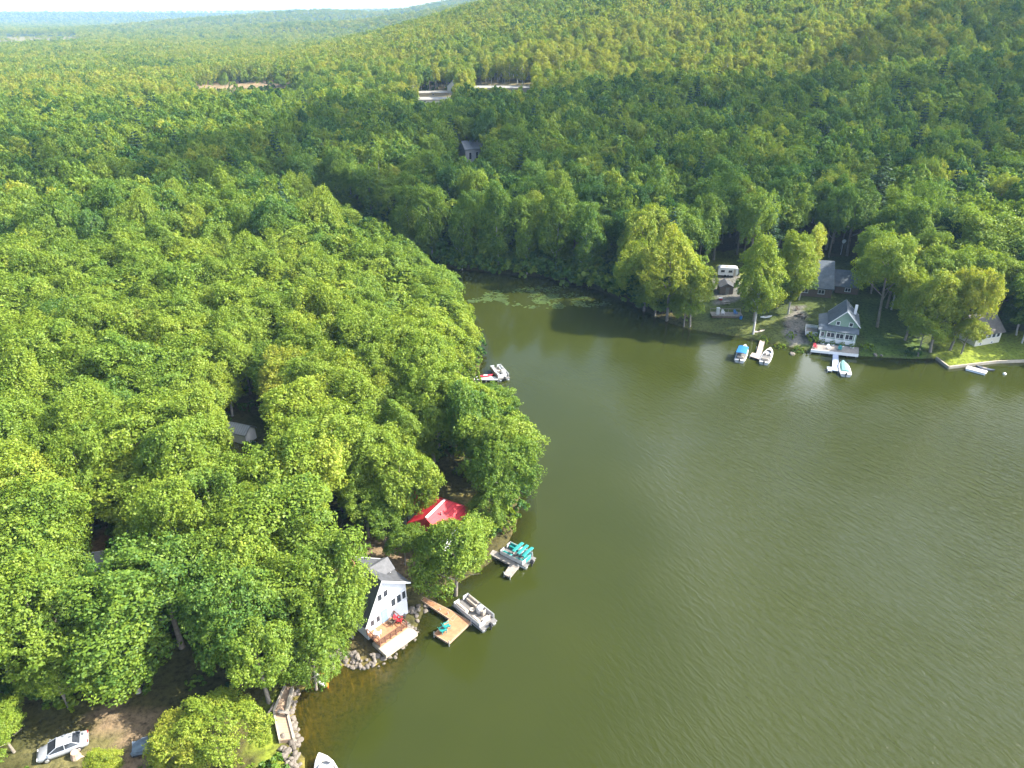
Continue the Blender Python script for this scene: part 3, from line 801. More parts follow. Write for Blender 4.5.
# ------------------------------------------------------------------ the rest of the woods: ONE object
def scatter_object(name, pts, rot, scl, tint, idx, meshes, label=None, cat=None):
    me = bpy.data.meshes.new(name)
    me.vertices.add(len(pts)); me.vertices.foreach_set('co', np.asarray(pts, np.float32).ravel())
    for nm, tp, data, key in (('rot', 'FLOAT_VECTOR', rot, 'vector'), ('scl', 'FLOAT_VECTOR', scl, 'vector'), ('tint', 'FLOAT', tint, 'value'), ('idx', 'INT', idx, 'value')):
        a = me.attributes.new(nm, tp, 'POINT')
        a.data.foreach_set(key, np.asarray(data, np.int32 if tp == 'INT' else np.float32).ravel())
    o = bpy.data.objects.new(name, me); COL.objects.link(o)
    ng = bpy.data.node_groups.new(name, 'GeometryNodeTree')
    ng.interface.new_socket('Geometry', in_out='INPUT', socket_type='NodeSocketGeometry')
    ng.interface.new_socket('Geometry', in_out='OUTPUT', socket_type='NodeSocketGeometry')
    gi, go = ng.nodes.new('NodeGroupInput'), ng.nodes.new('NodeGroupOutput')
    def attr(nm, tp):
        n_ = ng.nodes.new('GeometryNodeInputNamedAttribute'); n_.data_type = tp; n_.inputs['Name'].default_value = nm
        return n_.outputs['Attribute']
    ar, as_, ai = attr('rot', 'FLOAT_VECTOR'), attr('scl', 'FLOAT_VECTOR'), attr('idx', 'INT')
    er = ng.nodes.new('FunctionNodeEulerToRotation'); ng.links.new(ar, er.inputs[0])
    jn = ng.nodes.new('GeometryNodeJoinGeometry')
    for k_, me_ in enumerate(meshes):
        src = bpy.data.objects.new(f'{name}_model', me_)          # never linked to the scene
        oi = ng.nodes.new('GeometryNodeObjectInfo'); oi.inputs['Object'].default_value = src; oi.inputs['As Instance'].default_value = False
        cmp_ = ng.nodes.new('FunctionNodeCompare'); cmp_.data_type = 'INT'; cmp_.operation = 'EQUAL'
        ng.links.new(ai, cmp_.inputs[2]); cmp_.inputs[3].default_value = k_
        ip = ng.nodes.new('GeometryNodeInstanceOnPoints')
        ng.links.new(gi.outputs[0], ip.inputs['Points']); ng.links.new(cmp_.outputs[0], ip.inputs['Selection'])
        ng.links.new(oi.outputs['Geometry'], ip.inputs['Instance']); ng.links.new(er.outputs[0], ip.inputs['Rotation']); ng.links.new(as_, ip.inputs['Scale'])
        ng.links.new(ip.outputs[0], jn.inputs[0])
    ng.links.new(jn.outputs[0], go.inputs[0])
    mod = o.modifiers.new('scatter', 'NODES'); mod.node_group = ng
    return tag(o, label, cat, kind='stuff')

def with_trunk(crown, trunk):
    """crown and trunk in one mesh, for the distant woods"""
    me = crown.copy()
    nv, nl, npf = len(me.vertices), len(me.loops), len(me.polygons)
    co = np.empty(nv * 3, np.float32); me.vertices.foreach_get('co', co)
    tv = np.empty(len(trunk.vertices) * 3, np.float32); trunk.vertices.foreach_get('co', tv)
    lv = np.empty(npf, np.float32); me.attributes['leafv'].data.foreach_get('value', lv)
    tl = np.empty(len(trunk.loops), np.int32); trunk.loops.foreach_get('vertex_index', tl)
    ts = np.empty(len(trunk.polygons), np.int32); trunk.polygons.foreach_get('loop_start', ts)
    out = bpy.data.meshes.new('woodland_tree')
    out.vertices.add(nv + len(tv) // 3); out.vertices.foreach_set('co', np.concatenate([co, tv]))
    out.loops.add(nl + len(tl)); out.loops.foreach_set('vertex_index', np.concatenate([np.arange(nl, dtype=np.int32), tl + nv]))
    out.polygons.add(npf + len(ts)); out.polygons.foreach_set('loop_start', np.concatenate([np.arange(0, nl, 4, dtype=np.int32), ts + nl]))
    mi = np.zeros(npf + len(ts), np.int32); mi[npf:] = 1
    out.polygons.foreach_set('material_index', mi)
    out.update(calc_edges=True)
    a_ = out.attributes.new('leafv', 'FLOAT', 'FACE'); a_.data.foreach_set('value', np.concatenate([lv, np.full(len(ts), 0.5, np.float32)]))
    out.materials.append(crown.materials[0]); out.materials.append(trunk.materials[0])
    return out

cs = set(chosen)
rest = [t for i, t in enumerate(TREES) if i not in cs]
lo_meshes = [with_trunk(KINDS[k]['lo'], KINDS[k]['trunk']) for k in KN]
far_meshes = [KINDS[k]['far'] for k in KN]
pts = [(t[0], t[1], t[2]) for t in rest]
scatter_object('forest', pts, [(0, 0, t[3]) for t in rest], [(t[4], t[4], t[5]) for t in rest], [t[7] for t in rest],
               [KN.index(t[6]) + (len(KN) if math.hypot(t[0], t[1]) > 620 else 2 * len(KN) if t[1] < 110 else 0) for t in rest], lo_meshes + far_meshes + [with_trunk(KINDS[k]['hi'], KINDS[k]['trunk']) for k in KN],
               'mixed green forest rolling over the hills beyond the lake', 'forest')

# low growth along the banks and under the near trees
bush = [broad_crown('bush', 400 + i, 1.5, 2.2, -0.3, 12, 60, 0.20) for i in range(3)]
rb = np.random.default_rng(9)
bx, by = rb.uniform(-95, 125, 26000), rb.uniform(30, 265, 26000)
bd = lake_sdf(bx, by)
keep = (bd > 0.35) & ((bd < 4.5) & (rb.uniform(0, 1, 26000) < 0.55) | (bd < 14) & (by > 180) & (rb.uniform(0, 1, 26000) < 0.4) | (bd < 60) & (rb.uniform(0, 1, 26000) < 0.16))
keep &= ~((bx > 22) & (by < 170) & (rb.uniform(0, 1, 26000) < 0.93))
bxp, byp, bdp = proj(bx, by, 1.5)
OPEN = WINDOWS + [((700, 300, 870, 362), 999), ((330, 640, 425, 670), 90), ((415, 590, 500, 660), 95), ((486, 368, 515, 382), 140), ((490, 540, 545, 580), 105), ((250, 680, 310, 768), 80), ((930, 335, 1024, 372), 200)]
for (x0, y0, x1, y1), dm in OPEN:
    keep &= ~((bxp > x0 - 8) & (bxp < x1 + 8) & (byp > y0 - 5) & (byp < y1 + 5) & (bdp < dm + 30))
for qx, qy, qr in BUILDINGS:
    keep &= (bx - qx) ** 2 + (by - qy) ** 2 > (qr * 0.9) ** 2
cx_, cy2 = [], []
for q in range(60):          # scrub along the ragged edges of the far clearings
    e = rb.uniform(0, 6.28); k_ = q % 2
    p = atg((245, 445)[k_] + (62, 44)[k_] * math.cos(e) * rb.uniform(0.85, 1.1), (87, 97)[k_] + (5, 8)[k_] * math.sin(e) * rb.uniform(0.85, 1.1)); cx_.append(p.x); cy2.append(p.y)
bx = np.concatenate([bx, cx_]); by = np.concatenate([by, cy2]); keep = np.concatenate([keep, np.ones(60, bool)]); bd = np.concatenate([bd, np.full(60, 50.0)])
ii = np.where(keep)[0]
bz = ground_z(bx[ii], by[ii], bd[ii])
bs = rb.uniform(0.5, 1.5, len(ii)) * np.where((by[ii] > 170) & (bx[ii] < 45), np.where(bd[ii] < 14, 2.3, 1.6), 1.0)
bs = np.where(by[ii] > 400, bs * 2.0, bs)
scatter_object('undergrowth', np.stack([bx[ii], by[ii], bz], 1), np.stack([0 * bs, 0 * bs, rb.uniform(0, 6.28, len(ii))], 1), np.stack([bs, bs, bs * rb.uniform(0.7, 1.2, len(ii))], 1),
               np.clip(rb.normal(0.46, 0.14, len(ii)), 0.1, 0.9), rb.integers(0, 3, len(ii)), bush, 'leafy low bushes crowding the wooded banks', 'undergrowth')
# ------------------------------------------------------------------ the cloud whose shadow lies over the middle woods
def icosphere_np(sub):
    import bmesh
    b_ = bmesh.new(); bmesh.ops.create_icosphere(b_, subdivisions=sub, radius=1.0)
    v = np.array([tuple(q.co) for q in b_.verts]); f = [tuple(q.index for q in fc.verts) for fc in b_.faces]; b_.free()
    return v, f
CLOUD_ALT = 620.0
SHADE_PX = [(-150, 168, 12), (120, 172, 14), (250, 152, 16), (330, 122, 16), (430, 106, 20), (560, 97, 24), (680, 82, 34), (770, 66, 46), (900, 48, 44), (1150, 40, 40),
            (1150, 170, 24), (960, 172, 22), (830, 205, 20), (640, 205, 20), (520, 232, 18), (440, 222, 18), (310, 193, 18), (150, 183, 18), (-150, 182, 18)]
sh_poly = []
for qx, qy, qz in SHADE_PX:
    p = at(qx, qy, qz); k = (CLOUD_ALT - qz) / S.z
    sh_poly.append((p.x + S.x * k, p.y + S.y * k))
rc = np.random.default_rng(31)
ax0, ax1 = min(p[0] for p in sh_poly), max(p[0] for p in sh_poly); ay0, ay1 = min(p[1] for p in sh_poly), max(p[1] for p in sh_poly)
qx, qy = rc.uniform(ax0, ax1, 5200), rc.uniform(ay0, ay1, 5200)
keep = in_poly(qx + 10 * wavy(qx, qy, 22, 1.0), qy + 10 * wavy(qx, qy, 17, 3.0), sh_poly)
qx, qy = qx[keep], qy[keep]
sv, sf = icosphere_np(2)
cv, cf = [], []
for x_, y_ in zip(qx, qy):
    r_ = rc.uniform(7, 17)
    v = sv * (1 + 0.12 * rc.normal(size=(len(sv), 1))) * r_ * np.array([1, 1, 0.55]) + np.array([x_, y_, CLOUD_ALT + rc.uniform(-4, 14)])
    o_ = len(cv) * len(sv); cv.append(v); cf += [tuple(i + o_ for i in f) for f in sf]
me = bpy.data.meshes.new('cloud'); me.from_pydata(np.concatenate(cv).tolist(), [], cf); me.polygons.foreach_set('use_smooth', [True] * len(me.polygons))
m, nt, out = new_mat('cloud_vapour')
d_ = N(nt, 'ShaderNodeBsdfTranslucent', Color=(0.9, 0.9, 0.9, 1)); t_ = N(nt, 'ShaderNodeBsdfTransparent')
x_ = N(nt, 'ShaderNodeMixShader'); x_.inputs[0].default_value = 0.85
L(nt, d_.outputs[0], x_.inputs[1]); L(nt, t_.outputs[0], x_.inputs[2]); L(nt, x_.outputs[0], out.inputs['Surface'])
me.materials.append(m)
cl = bpy.data.objects.new('cloud', me); COL.objects.link(cl); tag(cl, 'thin drifting cloud high above the woods', 'cloud', kind='stuff')
# ------------------------------------------------------------------ materials of the built things
WHITE = mat('white_paint', (0.66, 0.66, 0.66), 0.5, 0.06)
CLAP = mat('white_clapboard', (0.62, 0.63, 0.67), 0.6, 0.05, stripes=-5.0)
CREAM = mat('cream_siding', (0.55, 0.52, 0.43), 0.6, 0.06, stripes=-4.0)
SAGE = mat('sage_green_shingles', (0.20, 0.29, 0.22), 0.75, 0.10, stripes=-5.0)
SHINGLE = mat('dark_grey_shingles', (0.060, 0.062, 0.068), 0.85, 0.30, 2.0, stripes=5.0)
SLATE = mat('blue_grey_shingles', (0.085, 0.105, 0.125), 0.85, 0.25, 1.2, stripes=4.0)
BROWN_SH = mat('brown_grey_shingles', (0.10, 0.09, 0.08), 0.9, 0.30, 1.5, stripes=5.0)
GREY_METAL = mat('grey_metal_roof', (0.24, 0.25, 0.26), 0.4, 0.2, 0.8, stripes=2.2)
REDROOF = mat('red_metal_roof', (0.44, 0.022, 0.033), 0.5, 0.30, 0.9, stripes=2.2)
GLASS = mat('dark_window_glass', (0.035, 0.04, 0.05), 0.08, 0.3, spec=0.6)
CEDAR = mat('cedar_deck_boards', (0.34, 0.17, 0.085), 0.7, 0.25, 2.0, stripes=6.0)
RAILRED = mat('red_brown_stain', (0.13, 0.058, 0.036), 0.6, 0.2)
GREYWOOD = mat('weathered_grey_boards', (0.24, 0.215, 0.19), 0.85, 0.25, 2.0, stripes=6.0)
TANWOOD = mat('tan_boards', (0.34, 0.24, 0.165), 0.8, 0.2, 1.5, stripes=5.0)
CONC = mat('concrete', (0.33, 0.29, 0.23), 0.9, 0.18, 1.0, bump=0.2)
STONE = mat('grey_stone', (0.14, 0.12, 0.10), 0.9, 0.45, 1.6, bump=0.6)
DARKWOOD = mat('dark_timber', (0.10, 0.075, 0.055), 0.85, 0.3)
ALU = mat('aluminium', (0.60, 0.61, 0.63), 0.32, 0.08, metal=0.7)
GEL = mat('white_gelcoat', (0.50, 0.50, 0.50), 0.22, 0.04)
CARPET = mat('grey_marine_carpet', (0.13, 0.125, 0.12), 0.95, 0.2)
BEIGE = mat('beige_vinyl', (0.40, 0.34, 0.28), 0.55, 0.08)
TEAL = mat('teal_canvas', (0.015, 0.19, 0.18), 0.6, 0.15)
TEALV = mat('teal_plastic', (0.02, 0.22, 0.21), 0.45, 0.08)
BLUECAN = mat('blue_canvas', (0.015, 0.13, 0.36), 0.6, 0.15)
GREENCAN = mat('sea_green_canvas', (0.13, 0.27, 0.24), 0.7, 0.15)
REDP = mat('red_plastic', (0.42, 0.025, 0.04), 0.35, 0.08)
ORANGE = mat('orange_plastic', (0.72, 0.20, 0.03), 0.35, 0.08)
BLACK = mat('black_plastic', (0.025, 0.025, 0.028), 0.4, 0.2)
SILVER = mat('silver_car_paint', (0.42, 0.44, 0.48), 0.22, 0.03, metal=0.35)
TYRE = mat('tyre_rubber', (0.02, 0.02, 0.02), 0.85, 0.2)
LAMP_R = mat('red_lamp_lens', (0.45, 0.02, 0.02), 0.25, 0.1)
LAMP_W = mat('clear_lamp_lens', (0.75, 0.75, 0.78), 0.15, 0.05)
TARP = mat('blue_grey_tarp', (0.15, 0.20, 0.25), 0.55, 0.35, 1.2, bump=0.5)
BRICK = mat('chimney_brick', (0.34, 0.16, 0.11), 0.9, 0.3, 6.0)

def window(root, c, n, w_, h_, panes=1, frame=None, tilt=0.0):
    """framed window standing 2 cm proud of a wall; c centre on the wall, n outward normal (local x, y)"""
    n = Vector((n[0], n[1], 0)).normalized(); t = Vector((-n.y, n.x, 0)); up = Vector((0, 0, 1))
    M_ = Matrix.Translation(Vector(c)) @ Matrix((( t.x, n.x, 0, 0), (t.y, n.y, 0, 0), (0, 0, 1, 0), (0, 0, 0, 1)))
    f = MB(); e = 0.09
    f.box((0, 0.03, h_ / 2 - e / 2), (w_, 0.08, e), M=M_).box((0, 0.045, -h_ / 2 + e / 2), (w_ + 0.1, 0.13, e), M=M_)
    for k_ in range(panes + 1):
        f.box((-w_ / 2 + e / 2 + k_ * (w_ - e) / panes, 0.032, 0), (e, 0.078, h_ - 2 * e), M=M_)
    fo = f.build('window', frame or WHITE, root)
    MB().box((0, 0.016, 0), (w_ - 2 * e + 0.02, 0.022, h_ - 2 * e + 0.02), M=M_).build('pane', GLASS, fo)
    return fo

def gable_roof(root, x0, x1, y0, y1, ze, zr, material, xr=None, over=0.35, th=0.16, zeR=None, trim=None):
    """two roof planes with the ridge along y; x0/x1 eaves, xr ridge"""
    xr = (x0 + x1) / 2 if xr is None else xr
    zeR = ze if zeR is None else zeR
    b = MB()
    sl = (zr - ze) / (xr - x0); sr = (zr - zeR) / (x1 - xr)
    xa, za, xb, zb = x0 - over, ze - over * sl, x1 + over, zeR - over * sr
    prof = [(xa, za), (xr, zr), (xb, zb), (xb, zb + th), (xr, zr + th * 1.25), (xa, za + th)]
    b.loft([[(px, yy, pz) for px, pz in prof] for yy in (y0 - over, y1 + over)])
    ro = b.build('roof', material, root)
    if trim:
        for yy in (y0 - over - 0.03, y1 + over + 0.03):
            t = MB()
            for (ax_, az_), (bx_, bz_) in (((xa, za), (xr, zr)), ((xr, zr), (xb, zb))):
                t.loft([[(ax_, yy - 0.03, az_ - 0.05), (ax_, yy + 0.03, az_ - 0.05), (ax_, yy + 0.03, az_ + 0.2), (ax_, yy - 0.03, az_ + 0.2)],
                        [(bx_, yy - 0.03, bz_ - 0.05), (bx_, yy + 0.03, bz_ - 0.05), (bx_, yy + 0.03, bz_ + 0.2), (bx_, yy - 0.03, bz_ + 0.2)]])
            t.build('fascia', trim, ro)
    return ro

def gable_walls(root, x0, x1, y0, y1, ze, zr, material, xr=None, zeR=None, z0=-0.4):
    xr = (x0 + x1) / 2 if xr is None else xr
    zeR = ze if zeR is None else zeR
    prof = [(x0, z0), (x1, z0), (x1, zeR), (xr, zr), (x0, ze)]
    return MB().loft([[(px, yy, pz) for px, pz in prof] for yy in (y0, y1)]).build('wall', material, root)

def yaw_of(a, b):
    return math.atan2(b[1] - a[1], b[0] - a[0])

def outline(o, pts):
    """world points in the frame of the thing o"""
    c, s_ = math.cos(-o.rotation_euler.z), math.sin(-o.rotation_euler.z)
    return [((p[0] - o.location.x) * c - (p[1] - o.location.y) * s_, (p[0] - o.location.x) * s_ + (p[1] - o.location.y) * c) for p in pts]

# ================================================================== left bank
# ---- white lakeside house: local x runs along the lake front, -y faces the water
A, B = at(367.5, 633, 1.9), at(407.5, 606, 1.9)
HW = thing('lakeside_house', 'white gabled house with cedar deck right at the water, dark grey roof', 'house', (A.x, A.y, 1.1), yaw_of(A, B))
LEN = (B - A).length
DEP = 5.2
gable_walls(HW, 0, LEN, 0, DEP, 2.9, 7.5, CLAP, xr=LEN * 0.40, zeR=4.9)
rf = gable_roof(HW, 0, LEN, 0, DEP, 2.9, 7.5, SHINGLE, xr=LEN * 0.40, zeR=4.9, over=0.45, trim=WHITE)
# dormer on the far slope
dm = MB()
dx, dw, dyy = LEN * 0.66, 1.6, 2.7
dm.loft([[(dx - 1.5, dyy + k_ * dw * 0.5, 6.3), (dx + 1.4, dyy + k_ * dw * 0.5, 6.3), (dx + 1.4, dyy + k_ * dw * 0.5, 5.2), (dx - 1.5, dyy + k_ * dw * 0.5, 6.2)] for k_ in (-1, 1)])
do = dm.build('dormer', CLAP, HW)
MB().loft([[(dx - 2.2, dyy - 1.35, 6.25), (dx - 2.2, dyy, 7.25), (dx - 2.2, dyy + 1.35, 6.25), (dx - 2.2, dyy + 1.35, 6.37), (dx - 2.2, dyy, 7.4), (dx - 2.2, dyy - 1.35, 6.37)],
           [(dx + 1.7, dyy - 1.35, 6.25), (dx + 1.7, dyy, 7.25), (dx + 1.7, dyy + 1.35, 6.25), (dx + 1.7, dyy + 1.35, 6.37), (dx + 1.7, dyy, 7.4), (dx + 1.7, dyy - 1.35, 6.37)]]).build('dormer_roof', mat('mid_grey_shingles', (0.10, 0.10, 0.105), 0.85, 0.25, 2.0), do)
for u_, z_, w_, h_ in ((0.36, 4.95, 0.75, 1.15), (0.50, 5.05, 0.75, 1.15), (0.66, 2.9, 0.8, 1.35), (0.80, 2.95, 0.8, 1.35), (0.93, 3.0, 0.7, 1.35), (0.13, 1.85, 0.7, 1.1), (0.27, 1.9, 0.7, 1.1)):
    window(HW, (u_ * LEN, 0, z_), (0, -1), w_, h_)
door_ = MB().box((0.43 * LEN, -0.03, 1.75), (0.9, 0.08, 2.05)).build('door', mat('blue_grey_door', (0.20, 0.28, 0.36), 0.5, 0.1), HW)
MB().tube([(0.43 * LEN + 0.32, -0.07, 1.75), (0.43 * LEN + 0.32, -0.14, 1.75)], 0.04, 6).build('handle', ALU, door_)
# the oval window in the side wall
ov = MB().loft([[(0.0 - d_, 1.5 + math.cos(a_) * 0.42 * s_, 1.75 + math.sin(a_) * 0.62 * s_) for a_ in [q * math.pi / 8 for q in range(16)]] for d_, s_ in ((0.0, 1.0), (0.07, 1.0))])
ow = ov.build('window', WHITE, HW)
MB().loft([[(0.0 - d_, 1.5 + math.cos(a_) * 0.42 * s_, 1.75 + math.sin(a_) * 0.62 * s_) for a_ in [q * math.pi / 8 for q in range(16)]] for d_, s_ in ((0.05, 0.78), (0.085, 0.78))]).build('pane', GLASS, ow)
# chimney pipe and rear lean-to
MB().box((LEN * 0.25, 4.4, 6.9), (0.7, 0.7, 2.6)).build('chimney', BRICK, rf)
# deck with railing
DK = MB().box((LEN * 0.31, -1.35, 0.68), (LEN * 0.66, 2.7, 0.16)).build('deck', CEDAR, HW)
rl = MB()
x0_, x1_ = -0.02 * LEN, 0.64 * LEN
RY = -2.66
for k_ in range(6):
    rl.box((x0_ + (x1_ - x0_) * k_ / 5, RY, 1.2), (0.11, 0.11, 1.0))
for zz in (1.68, 1.0):
    rl.box(((x0_ + x1_) / 2, RY, zz), (x1_ - x0_ + 0.1, 0.09, 0.09))
for xx in (x0_, x1_):
    for yy in (-1.4, -0.15):
        rl.box((xx, yy, 1.2), (0.11, 0.11, 1.0))
    for zz in (1.68, 1.0):
        rl.box((xx, -1.38, zz), (0.09, 2.46, 0.09))
n_b = 30
for k_ in range(n_b):
    rl.box((x0_ + (x1_ - x0_) * (k_ + 0.5) / n_b, RY, 1.34), (0.035, 0.035, 0.62))
rl.build('railing', RAILRED, DK)
# concrete apron below the deck
MB().box((LEN * 0.36, -2.45, -0.12), (LEN * 0.78, 2.7, 0.5)).build('apron', CONC, HW)
def house_pt(u_, v_, z_):
    p = HW.matrix_world if False else Matrix.Translation(HW.location) @ Matrix.Rotation(HW.rotation_euler.z, 4, 'Z')
    return p @ Vector((u_, v_, z_))

def deck_chair(name, label, loc, rz, material, group):
    """low slatted armchair"""
    o = thing(name, label, 'chair', loc, rz, group)
    s_ = MB()
    for k_ in range(5):
        s_.box((0, -0.28 + k_ * 0.13, 0.36 - k_ * 0.02), (0.56, 0.11, 0.03))
    s_.box((0, -0.34, 0.33), (0.56, 0.03, 0.09)).box((0, 0, 0.325), (0.05, 0.66, 0.03)).box((0.25, 0, 0.325), (0.05, 0.66, 0.03)).box((-0.25, 0, 0.325), (0.05, 0.66, 0.03))
    s_.build('seat', material, o)
    bk = MB()
    for k_ in range(5):
        bk.loft([[(x_ - 0.05, 0.30, 0.28), (x_ + 0.05, 0.30, 0.28), (x_ + 0.05, 0.335, 0.28), (x_ - 0.05, 0.335, 0.28)],
                 [(x_ * 1.15 - 0.05, 0.62, 1.0 - abs(k_ - 2) * 0.05), (x_ * 1.15 + 0.05, 0.62, 1.0 - abs(k_ - 2) * 0.05), (x_ * 1.15 + 0.05, 0.655, 1.0 - abs(k_ - 2) * 0.05), (x_ * 1.15 - 0.05, 0.655, 1.0 - abs(k_ - 2) * 0.05)]]) if False else None
        x_ = (k_ - 2) * 0.115
        zt = 1.0 - abs(k_ - 2) * 0.05
        bk.loft([[(x_ - 0.05, 0.30, 0.28), (x_ + 0.05, 0.30, 0.28), (x_ + 0.05, 0.335, 0.28), (x_ - 0.05, 0.335, 0.28)],
                 [(x_ * 1.15 - 0.05, 0.62, zt), (x_ * 1.15 + 0.05, 0.62, zt), (x_ * 1.15 + 0.05, 0.655, zt), (x_ * 1.15 - 0.05, 0.655, zt)]])
    bk.box((0, 0.42, 0.5), (0.62, 0.03, 0.07)); bk.build('backrest', material, o)
    for sx in (-1, 1):
        MB().box((sx * 0.35, -0.02, 0.60), (0.13, 0.78, 0.03)).build('armrest', material, o)
        MB().box((sx * 0.33, -0.30, 0.29), (0.05, 0.09, 0.58)).build('leg', material, o)
        MB().box((sx * 0.33, 0.30, 0.29), (0.05, 0.09, 0.58)).build('leg', material, o)
    return o
p = house_pt(LEN * 0.62, -1.3, 0.76); deck_chair('deck_chair', 'small red chair on the cedar deck of the white lakeside house, nearest the dock', p, HW.rotation_euler.z + 0.6, REDP, 'chairs on the cedar deck')
p = house_pt(LEN * 0.50, -0.9, 0.76); deck_chair('deck_chair', 'dark chair in the middle of the cedar deck against the white wall', p, HW.rotation_euler.z + 3.3, DARKWOOD, 'chairs on the cedar deck')
p = house_pt(LEN * 0.10, -1.2, 0.76); deck_chair('deck_chair', 'white chair at the tree end of the cedar deck', p, HW.rotation_euler.z + 2.2, WHITE, 'chairs on the cedar deck')

# ---- red roofed cottage
A, B = at(443, 536, 4.6), at(469, 509, 4.6)
RC = thing('red_roofed_cottage', 'white cottage with bright red metal roof half hidden by trees near the shore', 'cottage', (A.x, A.y, gz(A.x, A.y) - 0.1), yaw_of(A, B))
zb = 4.6 - RC.location.z
LR = (B - A).length
RCW = 5.6
MB().box((LR / 2, RCW / 2, zb / 2 - 0.3), (LR - 0.5, RCW - 0.6, zb + 0.5)).build('wall', WHITE, RC)
rr_ = MB()
zr_ = zb + 1.9
# hipped roof: ridge along x, the end toward the lake is hipped
e0, e1 = -0.3, LR + 0.3
rr_.add([(e0, -0.35, zb - 0.05), (e1, -0.35, zb - 0.05), (e1, RCW + 0.35, zb - 0.05), (e0, RCW + 0.35, zb - 0.05),
         (e0, -0.35, zb + 0.10), (e1, -0.35, zb + 0.10), (e1, RCW + 0.35, zb + 0.10), (e0, RCW + 0.35, zb + 0.10), (e0 + 0.4, RCW / 2, zr_), (LR - 2.0, RCW / 2, zr_)],
        [(3, 2, 1, 0), (0, 1, 5, 4), (1, 2, 6, 5), (2, 3, 7, 6), (3, 0, 4, 7), (4, 5, 9, 8), (5, 6, 9), (6, 7, 8, 9), (7, 4, 8)])
ro = rr_.build('roof', REDROOF, RC)
rc_ = MB().box((LR / 2 - 0.9, RCW / 2, zr_ + 0.05), (LR - 2.2, 0.34, 0.10)).build('ridge_cap', WHITE, ro)
MB().tube([(LR * 0.35, RCW * 0.32, zb + 0.9), (LR * 0.35, RCW * 0.32, zb + 1.9)], 0.11, 8).build('vent_pipe', GREY_METAL, ro)
# rear cross gable
WX0 = LR - 4.6
w2 = MB().loft([[(0.5 + WX0, yy, -0.2), (3.9 + WX0, yy, -0.2), (3.9 + WX0, yy, zb), (2.2 + WX0, yy, zb + 1.7), (0.5 + WX0, yy, zb)] for yy in (RCW - 0.28, RCW + 3.4)]).build('wing', WHITE, RC)
prof = [(0.15, zb - 0.05), (2.2, zb + 1.95), (4.25, zb - 0.05), (4.25, zb + 0.1), (2.2, zb + 2.12), (0.15, zb + 0.1)]
MB().loft([[(a_ + WX0, yy, c_) for a_, c_ in prof] for yy in (RCW * 0.55, RCW + 3.7)]).build('wing_roof', REDROOF, w2)
window(RC, (LR * 0.3, 0.3, 1.9), (0, -1), 1.0, 1.1); window(RC, (LR * 0.7, 0.3, 1.9), (0, -1), 1.0, 1.1); window(RC, (LR - 0.25, RCW * 0.45, 1.9), (1, 0), 1.2, 1.1)

# ---- half-hidden grey roofed house
A = atg(90, 572, 3.0)
GH = thing('grey_roofed_house', 'house with pale grey ribbed metal roof glimpsed between the trees', 'house', (A.x, A.y, gz(A.x, A.y)), rad(48))
zz = 3.4
gable_walls(GH, -2.6, 2.6, -3.4, 3.6, zz - 1.2, zz, mat('grey_siding', (0.34, 0.34, 0.34), 0.7, 0.1), z0=-0.5)
gable_roof(GH, -2.6, 2.6, -3.4, 3.6, zz - 1.2, zz + 0.05, GREY_METAL, over=0.4, trim=WHITE)
window(GH, (0, -3.4, zz - 1.7), (0, -1), 1.4, 0.9)
A = atg(131, 532, 2.0)
SB = thing('garden_shed', 'small pale shed roof just uphill of the half-hidden grey roof', 'shed', (A.x, A.y, gz(A.x, A.y)), rad(20))
gable_walls(SB, -1.0, 1.0, -1.3, 1.3, 1.8, 2.4, mat('grey_siding', (0.34, 0.34, 0.34)), z0=-0.3); gable_roof(SB, -1.0, 1.0, -1.3, 1.3, 1.8, 2.44, GREY_METAL, over=0.2)
A = atg(240, 428, 2.2)
SB = thing('garden_shed', 'shed with light roof deep in the dark gap of the left-hand wood', 'shed', (A.x, A.y, gz(A.x, A.y)), rad(70))
gable_walls(SB, -1.3, 1.3, -2.0, 2.0, 2.0, 2.8, WHITE, z0=-0.3); gable_roof(SB, -1.3, 1.3, -2.0, 2.0, 2.0, 2.84, GREY_METAL, over=0.25)

# ---- silver car
A, B = atg(43, 753, 0.6), atg(82, 740, 0.6)
gzc = gz((A.x + B.x) / 2, (A.y + B.y) / 2)
CAR = thing('parked_car', 'silver sedan parked under the trees beside the dirt patch', 'car', ((A.x + B.x) / 2, (A.y + B.y) / 2, gzc + 0.02), yaw_of(B, A))
def car_ring(x, hw, z0, zs, zt):
    """cross-section of the lower body at x: half width hw, sill z0, shoulder zs, deck zt"""
    return [(x, -hw * 0.92, z0), (x, -hw, (z0 + zs) / 2), (x, -hw * 0.97, zs), (x, -hw * 0.80, zt), (x, hw * 0.80, zt), (x, hw * 0.97, zs), (x, hw, (z0 + zs) / 2), (x, hw * 0.92, z0)]
body = MB().loft([car_ring(-2.30, 0.72, 0.36, 0.62, 0.70), car_ring(-2.18, 0.84, 0.27, 0.74, 0.92), car_ring(-1.60, 0.90, 0.24, 0.82, 0.99), car_ring(-0.9, 0.91, 0.24, 0.84, 0.97), car_ring(0.6, 0.91, 0.24, 0.82, 0.95),
                  car_ring(1.3, 0.90, 0.25, 0.78, 0.90), car_ring(2.0, 0.86, 0.27, 0.68, 0.77), car_ring(2.27, 0.74, 0.33, 0.55, 0.62)]).build('body', SILVER, CAR, smooth=True)
def cab_ring(x, wb, wt, zb_, zt):
    return [(x, -wb, zb_), (x, -wt, zt), (x, wt, zt), (x, wb, zb_)]
